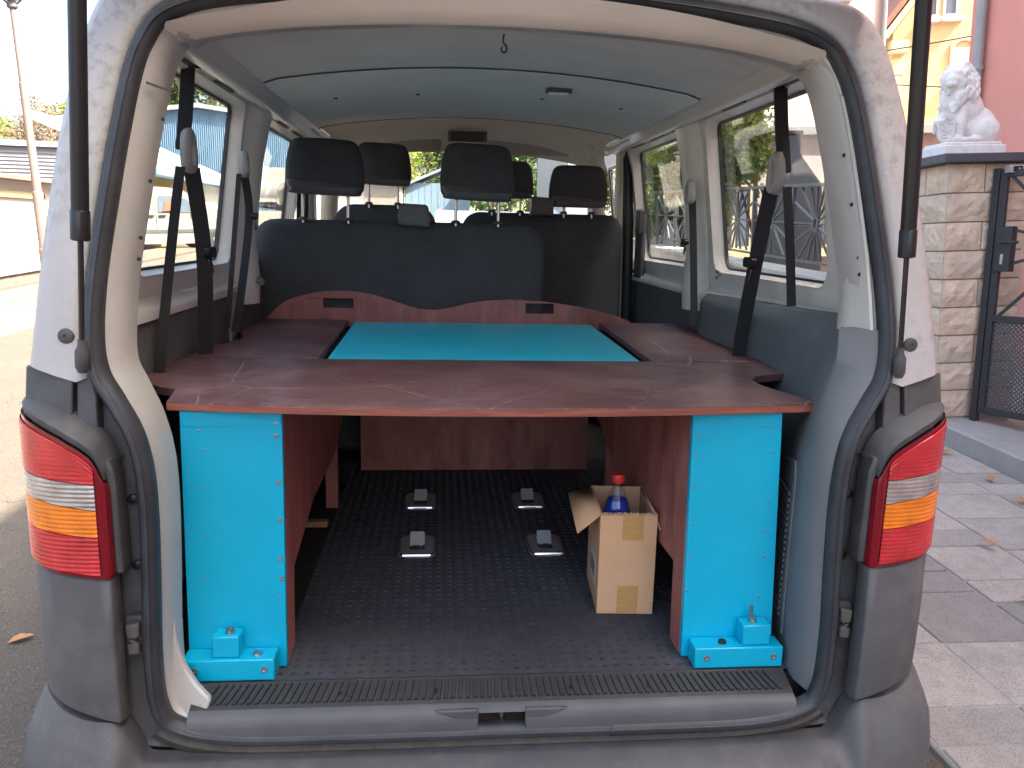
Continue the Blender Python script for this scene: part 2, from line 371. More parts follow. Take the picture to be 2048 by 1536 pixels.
# granite step under the gate and wall
m_gran = mat('speckled_granite', (.34, .33, .31), .75, var=.1, vs=6, spec=.4)
layer(m_gran, (.12, .12, .12), 190, .60, .05, amt=.8); layer(m_gran, (.30, .28, .20), 5, .62, .1, amt=.6)
strip('granite_step', 3.42, 3.95, -6, 26, .165, m_gran, 20)
m_drive = mat('driveway_concrete', (.34, .31, .28), .9, var=.1, vs=4, bump=.2, bs=100)
strip('driveway', 3.95, 14, -8, 26, .14, m_drive, 20)

# ================================================================== THE VAN
van = empty('van', (0, 0, 0), 'white work van with grey bumper and red tail lamps, its tailgate open', 'van')
def yt(z):
    d = z-1.15; return .03+.27*(math.sqrt(d*d+.0025)+d)/2
SEAL = [(0, .468), (.30, .468), (.55, .472), (.67, .497), (.710, .545), (.717, .66), (.711, .82), (.707, .96), (.711, 1.06), (.727, 1.13), (.760, 1.19), (.790, 1.24), (.803, 1.31),
        (.801, 1.42), (.786, 1.56), (.768, 1.70), (.748, 1.82), (.727, 1.885), (.69, 1.938), (.60, 1.974), (.40, 2.002), (.20, 2.016), (0, 2.021)]
BODY = [(0, .40), (.32, .40), (.62, .40), (.90, .42), (.945, .50), (.955, .65), (.96, .82), (.958, .97), (.952, 1.08), (.945, 1.15), (.942, 1.20), (.938, 1.25), (.934, 1.32),
        (.927, 1.43), (.914, 1.58), (.896, 1.73), (.873, 1.85), (.842, 1.955), (.795, 2.022), (.70, 2.055), (.45, 2.075), (.22, 2.084), (0, 2.087)]
KS = 5
def full(prof): return [Vector(p) for p in prof]+[Vector((-p[0], p[1])) for p in reversed(prof[1:-1])]
seal_r = [Vector((p.x, p.y)) for p in catmull([(a, b, 0) for a, b in SEAL], KS)]; seal_r = [Vector((p[0], p[1])) for p in seal_r]
body_r = [Vector((p[0], p[1])) for p in catmull([(a, b, 0) for a, b in BODY], KS)]
seal_c = full([tuple(p) for p in seal_r]); body_c = full([tuple(p) for p in body_r])      # closed, counter-clockwise from bottom centre
NS = len(seal_c)
def ring3(P, dy, yf=None): return [Vector((p.x, (yf if yf is not None else yt(p.y)+dy), p.y)) for p in P]
def lerp2(a, b, t): return [p.lerp(q, t) for p, q in zip(a, b)]

# painted shell round the opening (upper part) and dark plastic trim (lower part)
o02 = offset2(seal_c, .020, True); o05 = offset2(seal_c, .043, True)
inb = offset2(body_c, -.032, True); inb2 = offset2(body_c, -.010, True)
rings = [ring3(offset2(seal_c, .004, True), .030), ring3(offset2(seal_c, .018, True), .026), ring3(offset2(seal_c, .021, True), .008), ring3(offset2(seal_c, .027, True), .0), ring3(o05, -.004), ring3(lerp2(o05, inb, .55), -.004), ring3(inb, .002), ring3(inb2, .026), ring3(body_c, .085), ring3(body_c, .0, .50)]
i_hi = 11*KS; 
hi = list(range(i_hi, NS-i_hi+1)); lo = list(range(NS-i_hi, NS))+list(range(0, i_hi+1))
MB().loft([[r_[i] for i in hi] for r_ in rings], False).build('rear_body_shell', m_ext, van, smooth=50)
low = [ring3(offset2(seal_c, .004, True), .030), ring3(o02, .028), ring3(offset2(seal_c, .034, True), .045), ring3(offset2(seal_c, .050, True), .040), ring3(lerp2(o05, inb, .5), .022), ring3(inb, .030), ring3(inb2, .05), ring3(body_c, .10), ring3(body_c, .0, .50)]
low = [[Vector((p.x, p.y, p.z)) for p in r_] for r_ in low]
MB().loft([[r_[i] for i in lo] for r_ in low], False).build('lower_corner_trim', m_trim, van, smooth=50)
# rubber seal: hollow bulb on a closed loop
def seal_rings():
    prof = [(-.018, .012), (-.016, -.004), (-.006, -.017), (.006, -.019), (.015, -.008), (.017, .010), (.008, .020), (-.008, .020)]
    return [ring3(offset2(seal_c, a, True), b) for a, b in prof]
rg = seal_rings(); n_ = len(rg); mb = MB()
mb.loft([[rg[k][i] for k in range(n_)] for i in list(range(NS))+[0]], True)
mb.build('door_seal', m_rub, van, smooth=60)
rg2 = [ring3(offset2(seal_c, a, True), b) for a, b in ((-.006, -.019), (-.004, -.0225), (.001, -.0225), (.003, -.019))]
MB().loft([[rg2[k][i] for k in range(4)] for i in list(range(NS))+[0]], True).build('door_seal_bead', m_rub, van, smooth=60)
# overlap where the two ends of the seal meet, right of centre at the bottom
j0 = min(range(NS), key=lambda i: abs(seal_c[i].x-.26)+abs(seal_c[i].y-.468)); mb = MB()
prof = [(-.020, .012), (-.018, -.006), (-.006, -.0205), (.006, -.0225), (.017, -.010), (.019, .010)]
rr = [ring3(offset2(seal_c, a, True), b) for a, b in prof]
mb.loft([[rr[k][i] for k in range(len(prof))] for i in range(j0, j0+14)], True, True, True); mb.build('seal_overlap', m_rub, van, smooth=60)

# inner white frame of the opening
fr = [(-.006, .018), (-.016, .012), (-.026, .020), (-.040, .040), (-.047, .070), (-.047, .115), (-.020, .125)]
keep = [i for i in range(NS) if seal_c[i].y > .520 or abs(seal_c[i].x) > .62]
first = [i for i in range(NS) if seal_c[i].x > 0 and i in keep][0]
fr_ = [i for i in range(NS) if seal_c[i].x > 0 and seal_c[i].y > 1.27][0]
idx = [i for i in range(fr_, NS-first+1)]
rgs = []
for a, b in fr:
    # wider lip at the header and lower corner
    off = [a*(1.15 if seal_c[i].y > 1.93 else (.55 if seal_c[i].y < 1.12 else (.55+.35*min(1, (seal_c[i].y-1.12)/.2)))) for i in range(NS)]
    rgs.append(ring3(offset2(seal_c, off, True), b))
MB().loft([[r_[i] for i in idx] for r_ in rgs], False).build('inner_door_frame', m_frame, van, smooth=50)
# header band below the seal (rear roof cross member)
m_hdr = mat('lit_white_header_paint', (.82, .76, .68), .35, var=.05, vs=5, coat=.2)  # white body paint, with the light on the header put into its colour
mb = MB(); xs = [-.70+1.40*i/40 for i in range(41)]
def hz(x): return 1.985-.035*(x/.6)**2-.02*(abs(x)/.7)**6
def ceil_z(x): return 2.0-.062*(x/.68)**2-.02*max(0, abs(x)-.62)/.1
mb.loft([[Vector((x, y, hz(x)+dz+(.022*max(0, 1-(x/.55)**2) if dz > -.001 else (.008*max(0, 1-(x/.55)**2) if dz > -.02 else 0)))) for x in xs] for y, dz in ((.235, .0), (.262, -.016), (.285, -.027), (.30, -.029))], False)
mb.build('roof_header', m_hdr, van, smooth=60)
mb = MB(); mb.loft([[Vector((x, .30, hz(x)-.029)) for x in xs], [Vector((x, .345, hz(x)-.026)) for x in xs], [Vector((x, .405, ceil_z(x)-.006)) for x in xs], [Vector((x, .43, ceil_z(x)+.004)) for x in xs]], False)
mb.build('header_underside', m_greyp, van, smooth=60)
# white welding lug lower left and bare corner
mb = MB(); mb.prism([[(-.692, .72), (-.688, .66), (-.672, .605), (-.645, .572), (-.625, .556), (-.612, .548), (-.617, .53), (-.636, .497), (-.652, .486), (-.690, .49), (-.703, .53), (-.705, .70)]], lambda u, v, w_: Vector((u, .088+w_-max(0, u+.690)*.35-max(0, .60-v)*.25, v)), .02)
mb.build('bare_frame_corner', m_frame, van, bevel=.005)

# window openings in both sides
def xo(z):   # outer skin half width
    P = BODY[4:19]
    for (x0, z0), (x1, z1) in zip(P, P[1:]):
        if z0 <= z <= z1: return x0+(x1-x0)*(z-z0)/(z1-z0)
    return P[0][0] if z < P[0][1] else P[-1][0]
WINS = [(.50, 1.39, 1.395, 1.925), (1.70, 2.52, 1.395, 1.925), (2.72, 3.32, 1.36, 1.90)]
def win_ring(sd, y0, y1, z0, z1, wy0, wy1, wz0, wz1, inset, name, mt, r=.055, dx=0., K=6):
    """panel y0..y1,z0..z1 with a rounded window hole; inset = distance from outer skin"""
    hole = rrect4(wy0, wy1, wz0, wz1, r, K); n = len(hole); outer = []
    per = n//4
    cs = [(y1, z0), (y1, z1), (y0, z1), (y0, z0)]
    for q in range(4):
        c = cs[q]; pv = cs[q-1]; nx_ = cs[(q+1) % 4]
        for j in range(per):
            t = j/(per-1)-.5
            e = (pv if t < 0 else nx_); k = abs(t)*.5
            outer.append((c[0]+(e[0]-c[0])*k, c[1]+(e[1]-c[1])*k))
    f = lambda p, ins: Vector((sd*(xo(p[1])-ins), p[0], p[1]))
    mid = [((a[0]*.4+b[0]*.6), (a[1]*.4+b[1]*.6)) for a, b in zip(outer, hole)]
    rings = [[f(p, inset) for p in outer], [f(p, inset) for p in mid], [f(p, inset+.002) for p in hole]]
    if inset > .02: rings += [[f(p, inset-.012) for p in [(a, b) for a, b in rrect4(wy0+.004, wy1-.004, wz0+.004, wz1-.004, r, K)]], [f(p, .012) for p in rrect4(wy0+.010, wy1-.010, wz0+.010, wz1-.010, r, K)]]
    MB().loft(rings, True).build(name, mt, van, smooth=40)
for sd in (-1, 1):
    # outer skin
    cols = [(.50, 1.55), (1.55, 2.60), (2.60, 3.40)]
    for (a, b), (wy0, wy1, wz0, wz1) in zip(cols, WINS):
        win_ring(sd, a, b, 1.30, 1.965, wy0 if wy0 > a else a+.02, wy1, wz0, wz1, .0, 'outer_side_panel', m_ext)
    mb = MB(); zz = [.32, .50, .65, .82, .97, 1.15, 1.25, 1.30]
    mb.loft([[Vector((sd*(xo(z)-(.0 if z > .4 else .06)), y, z)) for z in zz] for y in (.50, 1.5, 2.5, 3.5, 4.3)], False); mb.build('outer_lower_side', m_ext, van, smooth=60)
    mb = MB(); zz = [1.965, 2.0, 2.022]
    mb.loft([[Vector((sd*(xo(z)), y, z)) for z in zz] for y in (.50, 1.5, 2.5, 3.1)], False); mb.build('outer_roof_rail', m_ext, van, smooth=60)
    # glass
    for (wy0, wy1, wz0, wz1) in WINS:
        mb = MB(); rr_ = rrect4(wy0-.012, wy1+.012, wz0-.012, wz1+.012, .05, 4)
        mb.loft([[Vector((sd*(xo(z)-.003), y, z)) for y, z in rr_], [Vector((sd*(xo(z)-.007), y, z)) for y, z in rr_]], True, True, True)
        mb.build('window_pane', m_pane, van, smooth=0)
        mb = MB(); a_ = rrect4(wy0+.004, wy1-.004, wz0+.004, wz1-.004, .055, 5); b_ = rrect4(wy0+.016, wy1-.016, wz0+.016, wz1-.016, .048, 5)
        mb.loft([[Vector((sd*(xo(z)-d), y, z)) for y, z in q] for q, d in ((a_, .009), (a_, .02), (b_, .02), (b_, .009), (a_, .009))], True)
        mb.build('window_rubber', m_rub, van, smooth=40)
    # inner skin round the windows
    for k, (a, b) in enumerate([(.32, 1.46), (1.62, 2.58)]):
        wy0, wy1, wz0, wz1 = WINS[k]
        win_ring(sd, a, b, 1.385, 1.95, wy0+.0, wy1, wz0, wz1, .058, 'inner_window_surround', m_white)
    # ledge under the windows and painted roof rail over them
    mb = MB(); prof = [(.092, 1.290), (.090, 1.305), (.080, 1.318), (.058, 1.326), (.050, 1.338), (.060, 1.362), (.058, 1.385)]
    mb.loft([[Vector((sd*(xo(z)-d), y, z)) for d, z in prof] for y in (.30, .8, 1.3, 1.9, 2.6)], False); mb.build('window_ledge', m_white, van, smooth=50)
    rp_ = [(.640, 1.962), (.652, 1.945), (.660, 1.936), (.690, 1.931), (.702, 1.917), (.716, 1.912), (.742, 1.914), (.754, 1.926), (.772, 1.934), (.800, 1.932), (.822, 1.930), (.835, 1.945)]
    mb = MB(); mb.loft([[Vector((sd*x, y, z)) for x, z in rp_] for y in (.36, 1.0, 1.8, 2.6)], False); mb.build('inner_roof_rail', m_white, van, smooth=40)
    mb = MB(); mb.tube([(sd*.646, .42, 1.949), (sd*.646, 1.2, 1.949), (sd*.646, 2.08, 1.949)], .004, 6); mb.build('headliner_edge', m_greyp, van)
    # stamped lightening slots in the rail
    for k in range(5):
        mb = MB(); y = .55+k*.42 if k < 2 else 1.55+(k-2)*.34
        mb.prism([rrect(.20, .014, .006, 3)], lambda u, v, w_: Vector((sd*(.786+v), y+.1+u, 1.9305+w_-.002)), .004); mb.build('rail_slot', m_trim, van, smooth=0)
    # pillar between the windows: hollow pressed column
    mb = MB()
    sec = [(-.09, .0), (-.075, .030), (-.045, .050), (0, .058), (.045, .050), (.075, .030), (.09, 0)]
    mb.loft([[Vector((sd*(xo(min(z, 1.95))-.055-d*(1 if z > 1.35 else 1.3)), 1.545+a*(1. if z < 1.8 else 1+(z-1.8)*1.5), z)) for a, d in sec] for z in (1.24, 1.33, 1.45, 1.6, 1.75, 1.87, 1.955)], False)
    mb.build('middle_pillar', m_white, van, smooth=60)
    mb = MB(); mb.box(sd*.80-.04, sd*.80+.04, 2.585, 2.70, .6, 1.95); mb.build('front_door_pillar', m_beige if sd > 0 else m_greyp, van, bevel=.02, seg=3)
    mb = MB(); mb.tube(catmull([(sd*.785, 2.62, 1.96), (sd*.80, 2.60, 1.85), (sd*.815, 2.585, 1.6), (sd*.825, 2.58, 1.3), (sd*.83, 2.58, .8)], 4), .028, 8); mb.build('door_rubber', m_rub, van, smooth=60)
    # windscreen pillar
    mb = MB(); mb.tube(catmull([(sd*.60, 2.55, 2.0), (sd*.66, 2.80, 1.95), (sd*.73, 3.05, 1.82), (sd*.79, 3.35, 1.55), (sd*.82, 3.65, 1.25)], 5), [.055]*8+[.05]*13, 10); mb.build('windscreen_pillar', m_beige, van, smooth=60)
    # cab door body below its window
    mb = MB(); mb.box(sd*.86-.05, sd*.86+.05, 2.68, 3.6, .45, 1.34); mb.build('cab_door_lining', m_grey, van, bevel=.02)

# roof skin, headliner, cab lining
mb = MB(); xs = [-.79+1.58*i/24 for i in range(25)]
mb.loft([[Vector((x, y, 2.087-.036*(x/.6)**2-.018*(abs(x)/.79)**8+dz)) for x in xs] for y, dz in ((.36, -.004), (.6, 0), (2.0, .01), (2.8, -.005), (3.05, -.05))], False); mb.build('roof_skin', m_ext, van, smooth=60)
xs = [-.655+1.31*i/32 for i in range(33)]
for y0, y1, dz in ((.415, 1.0, 0.), (1.004, 2.08, -.004)):
    mb = MB(); mb.loft([[Vector((x, y, ceil_z(x)+dz+(.004 if (k in (0, 3)) else 0))) for x in xs] for k, y in enumerate((y0, y0+.012, y1-.012, y1))], False); mb.build('headliner', m_head, van, smooth=60)
mb = MB(); mb.tube([Vector((x, 1.002, ceil_z(x)-.001)) for x in xs], .0014, 6); mb.build('headliner_joint', m_vinyl, van)
mb = MB(); mb.tube([Vector((x, 2.083, ceil_z(x)-.003)) for x in xs], .0025, 6); mb.build('headliner_joint', m_vinyl, van)
xs2 = [-.70+1.40*i/24 for i in range(25)]
mb = MB(); mb.loft([[Vector((x*s_, y, ceil_z(x*.97)+dz)) for x in xs2] for y, dz, s_ in ((2.09, -.006, 1.02), (2.4, .0, 1.), (2.65, -.004, .95), (2.80, -.020, .90), (2.93, -.065, .92))], False); mb.build('cab_headliner', m_beige, van, smooth=60)
for sx_ in (-1, 1):
    for k, (x, y) in enumerate(((.22, 1.45), (.50, 1.42))):
        mb = MB(); mb.lathe([(.007, 0), (.0075, .003), (.004, .005)], (sx_*x, y, ceil_z(x)-.008), 8); mb.build('headliner_clip', m_blackp, van)
# interior lamp, rear view mirror panel, visors, hook
il = empty('interior_lamp', (.247, 1.22, ceil_z(.247)-.006), parent=van)
MB().prism([rrect(.085, .038, .008)], lambda u, v, w_: Vector((u, v, -w_)), .012).build('lamp_bezel', m_trim, il, bevel=.003)
MB().prism([rrect(.066, .024, .005)], lambda u, v, w_: Vector((u, v, -.0125-w_)), .004).build('lamp_lens', mat('white_lamp_lens', (.85, .85, .83), .3, var=.02), il, bevel=.002)
mb = MB(); mb.box(-.10, .085, 2.78, 2.90, 1.975, 2.02); mb.build('roof_console', m_beige, van, bevel=.01)
MB().box(-.105, .085, 2.50, 2.53, 1.940, 1.992).build('console_frame', m_vinyl, van, bevel=.006); MB().box(-.092, .072, 2.494, 2.499, 1.945, 1.984).build('console_screen', m_blackp, van, bevel=.003)
for x0, x1 in ((-.60, -.135), (.10, .63)):
    ol = [(x0+.03 if x0 < 0 else x0, 2.008), (x1, 2.008)] ; sgn = 1 if x0 < 0 else -1
    outl = rrect4(x0, x1, 1.918, 1.992, .026, 4)
    pillow(outl, 2.765, .024, .010, lean=-1.0, zref=1.992).build('sun_visor', m_beige if False else mat('greige_visor', (.42, .385, .345), .85, var=.05), van, smooth=50)
mb = MB(); mb.tube(catmull([(.62, 2.62, 1.985), (.63, 2.63, 1.955), (.675, 2.66, 1.935), (.69, 2.68, 1.915)], 4), .012, 8); mb.build('grab_handle', m_beige, van)
hk = MB(); hk.tube(catmull([(0, .345, 1.952), (-.002, .345, 1.935), (.004, .345, 1.928), (.006, .343, 1.918), (0, .342, 1.912), (-.006, .343, 1.918), (-.004, .344, 1.924)], 4), .0022, 6); hk.build('roof_hook', m_blackp, van)
# windscreen and dashboard
mb = MB(); mb.loft([[Vector((x, y+.004*t-.05*(x/.8)**2, z)) for x, t in [(-wd+2*wd*i/12, 0) for i in range(13)]]+[Vector((x, y+.006-.05*(x/.8)**2, z+.004)) for x in [wd-2*wd*i/12 for i in range(13)]] for y, z, wd in ((2.96, 1.935, .66), (3.3, 1.66, .76), (3.72, 1.27, .84))], True); mb.build('windscreen', m_wind, van)
mb = MB(); mb.loft([[Vector((x, y, z)) for y, z in ((3.25, 1.0), (3.22, 1.22), (3.30, 1.30), (3.55, 1.29), (3.75, 1.25), (3.75, .6), (3.35, .6))] for x in (-.82, -.5, 0, .5, .82)], True, True, True); mb.build('dashboard', m_dpanel, van, bevel=.02)
mb = MB(); mb.tube([Vector((-.38+.19*math.cos(a), 3.10+.06*math.sin(a), 1.22+.18*math.sin(a))) for a in [i*math.pi/12 for i in range(25)]], .014, 8, False); mb.bar((-.55, 3.10, 1.22), (-.21, 3.10, 1.22), .05, .03); mb.build('steering_wheel', m_blackp, van)
mb = MB(); mb.loft([[Vector((x, y, z)) for y, z in ((3.72, 1.24), (4.0, 1.16), (4.35, 1.02), (4.5, .85), (4.55, .5), (4.5, .3), (3.6, .3))] for x in (-.9, -.6, 0, .6, .9)], True, True, True); mb.build('bonnet', m_ext, van, bevel=.05, seg=3)
# under-floor, wheels
MB().box(-.90, .90, .12, 3.5, .30, .53).build('underfloor', m_trim, van)
for sx_ in (-1, 1):
    for y in (.98, 3.98):
        wh = empty('wheel', (sx_*.80, y, .335), parent=van)
        MB().lathe([(.20, -.10), (.30, -.105), (.335, -.085), (.335, .085), (.30, .105), (.20, .10)], (0, 0, 0), 28, 'x').build('tyre', m_rub, wh, smooth=40)
        MB().lathe([(.03, -.085), (.12, -.09), (.205, -.098), (.205, .098), (.12, .09), (.03, .085)], (0, 0, 0), 20, 'x').build('rim', m_steel, wh, smooth=40)

# floor mat with pressed dimples
mb = MB(); px_, py_ = .0292, .0292; X0, Y0 = -.85, .105; NXf, NYf = 58, 58
def cell(x, y, w_, h_, z, dimple):
    if not dimple: return
    a, b = w_*.20, h_*.17; o = len(mb.v)
    cx, cy = x+w_/2, y+h_/2
    O = [(x, y), (x+w_, y), (x+w_, y+h_), (x, y+h_)]
    Rg = [(cx-a-.0022, cy-b-.0022), (cx+a+.0022, cy-b-.0022), (cx+a+.0022, cy+b+.0022), (cx-a-.0022, cy+b+.0022)]
    I = [(cx-a, cy-b), (cx+a, cy-b), (cx+a, cy+b), (cx-a, cy+b)]
    mb.v += [(p[0], p[1], z) for p in O]+[(p[0], p[1], z+.0007) for p in Rg]+[(p[0], p[1], z+.0005) for p in I]+[(p[0]*.97+cx*.03, p[1]*.97+cy*.03, z-.0035) for p in I]
    for l in range(3):
        for k in range(4):
            q = (k+1) % 4; mb.f.append((o+l*4+k, o+l*4+q, o+l*4+4+q, o+l*4+4+k))
    mb.f.append((o+12, o+13, o+14, o+15))
zf = .55
for j in range(NYf):
    for i in range(NXf):
        cell(X0+i*px_, Y0+.016+j*py_, px_, py_, zf, True)
mb.add([(-.85, Y0, zf), (X0+NXf*px_, Y0, zf), (X0+NXf*px_, Y0+.016, zf), (-.85, Y0+.016, zf)], [(0, 1, 2, 3)])
mb.build('floor_mat', m_mat, van, smooth=0)
# seat anchor plates in the floor
m_anch = mat('brushed_anchor_steel', (.30, .30, .31), .5, .35, var=.1, vs=30)
def anchor(x, y):
    a = empty('floor_anchor', (x, y, zf), parent=van)
    mb = MB(); o1 = rrect(.112, .172, .03, 4); o2_ = rrect(.088, .142, .026, 4); h1 = rrect(.048, .10, .012, 4, 0, .012)
    mb.loft([[Vector((p[0], p[1], z)) for p in q] for q, z in ((o1, .001), (o1, .005), (o2_, .011), (h1, .0075), (h1, -.02))], True); mb.build('anchor_bezel', m_anch, a, smooth=50)
    MB().tube([(-.042, -.078, .006), (.042, -.078, .006)], .0065, 8).build('anchor_lip', m_chrome, a)
    rim_ = rrect(.104, .164, .03, 4); MB().tube([(p[0], p[1], .006) for p in rim_]+[(rim_[0][0], rim_[0][1], .006)], .0028, 6, False).build('anchor_rim', m_chrome, a)
    MB().box(-.0235, .0235, -.035, .06, -.018, -.012).build('anchor_well', m_blackp, a)
    mb = MB(); mb.prism([rrect(.046, .06, .006)], lambda u, v, w_: Vector((u, .03+v*.45, .014+v*.6+w_)), .003); mb.build('anchor_flap', mat('matt_grey_flap', (.33, .33, .34), .5), a)
for x, y in ((-.204, 1.27), (.188, 1.27), (-.204, .85), (.198, .85)): anchor(x, y)

# ribbed sill plate
def sill(mb, prof, x0f, n=36):
    rings = []
    for i in range(n+1):
        t = -1+2*i/n; rings.append([Vector((t*x0f(z), y, z)) for y, z in prof])
    mb.loft(rings, False)
mb = MB(); sill(mb, [(.125, .546), (.105, .552), (.100, .549), (.050, .531), (.042, .526)], lambda z: .655); mb.build('sill_plate', m_sill, van, smooth=40)
mb = MB()
for i in range(84):
    x = -.640+i*.0154
    if abs(x) > .618: continue
    mb.loft([[Vector((x+a+(x*.035 if y < .06 else 0), y, z+b)) for a, b in ((-.0050, -.001), (-.0040, .0046), (.0040, .0046), (.0050, -.001))] for y, z in ((.098, .5485), (.051, .5315))], True, True, True)
mb.build('sill_ribs', m_sill, van, smooth=0)
mb = MB()
for side_ in ((-.655, -.052), (.052, .655)):
    o = [[Vector((x, y, z)) for y, z in ((.046, .5275), (.030, .5225), (.022, .512), (.018, .497), (.017, .478), (.05, .470))] for x in [side_[0]+(side_[1]-side_[0])*i/10 for i in range(11)]]
    mb.loft(o, False)
mb.loft([[Vector((x, y, z)) for y, z in ((.046, .5275), (.030, .5225), (.022, .515))] for x in (-.052, 0, .052)], False)
mb.build('sill_edge', m_sill2, van, smooth=50)
# raised wings beside the latch opening
for sx_ in (-1, 1):
    mb = MB(); mb.prism([[(sx_*.050, .0), (sx_*.050, .042), (sx_*.145, .040)]], lambda u, v, w_: Vector((u, .0195+w_-(.02 if v < .01 else 0)*0, .476+v+.006)), .012); mb.build('latch_wing', m_sill2, van, bevel=.004)
lt = empty('tailgate_latch', (0, .04, .475), parent=van)
m_rust = mat('dusty_latch_pocket', (.11, .09, .07), .85, col2=(.20, .15, .10), vs=20)
MB().box(-.052, .052, .0, .05, -.004, .0).build('latch_pocket', m_rust, lt)
MB().box(-.052, .052, .05, .056, -.004, .05).build('latch_back', m_trim, lt)
MB().lathe([(.0075, 0), (.0075, .028), (.009, .029), (.009, .034), (.005, .036)], (.002, .012, 0), 12).build('striker_post', m_steel, lt)
for x in (-.545, -.34, -.145, .15, .335, .505):
    MB().lathe([(.009, 0), (.008, .0025), (.003, .0028)], (x, .071, .5385), 10).build('sill_screw', m_blackp, van)

# bumper: profile swept round the tail
plan = [(0, -.002), (.40, -.002), (.70, .004), (.772, .008), (.85, .010), (.905, .028), (.942, .068), (.960, .13), (.966, .30), (.966, .60)]
plan_r = [Vector((p[0], p[1])) for p in catmull([(a, b, 0) for a, b in plan], 6)]
pts = [Vector((-p.x, p.y)) for p in reversed(plan_r[1:])]+plan_r
nrm = []
for i in range(len(pts)):
    a, b = pts[max(i-1, 0)], pts[min(i+1, len(pts)-1)]; t = (b-a).normalized(); nrm.append(Vector((t.y, -t.x)))
def ztop(x):
    a = abs(x); t = min(1, max(0, (a-.735)/.06)); t = t*t*(3-2*t); return .430+.097*t+(.045 if a > .93 else .045*max(0, (a-.8)/.13)**2)
mb = MB(); rings = []
for p, n_ in zip(pts, nrm):
    zt_ = ztop(p.x); cnr = min(1, max(0, (abs(p.x)-.70)/.12)); r_ = []
    for d, dz in ((-.05, .0), (-.012, .0), (.004, .003), (.03, -.006-.02*cnr), (.062, -.016-.05*cnr), (.088, -.045-.06*cnr), (.100, -.09-.06*cnr), (.104, -.16-.05*cnr), (.098, -.24), (.06, -.30), (0, -.31)):
        dd = d*(1-.45*cnr) if d > 0 else d
        q = p+n_*dd
        r_.append(Vector((q.x, q.y, max(.17, zt_+dz))))
    rings.append(r_)
mb.loft(rings, False); mb.build('bumper', m_bump, van, smooth=50)
m_dirtlip = mat('dusty_bumper_lip', (.085, .076, .064), .8, var=.25, vs=25, bump=.2, bs=300)
mb = MB(); lipi = [i for i in lo if seal_c[i].y < .515]
mb.loft([[r_[i] for i in lipi] for r_ in [ring3(offset2(seal_c, d_, True), y_) for d_, y_ in ((.018, .006), (.024, .002), (.030, -.004), (.034, -.004), (.040, .004), (.058, .012), (.070, .03))]], False); mb.build('bumper_lip', m_dirtlip, van, smooth=50)

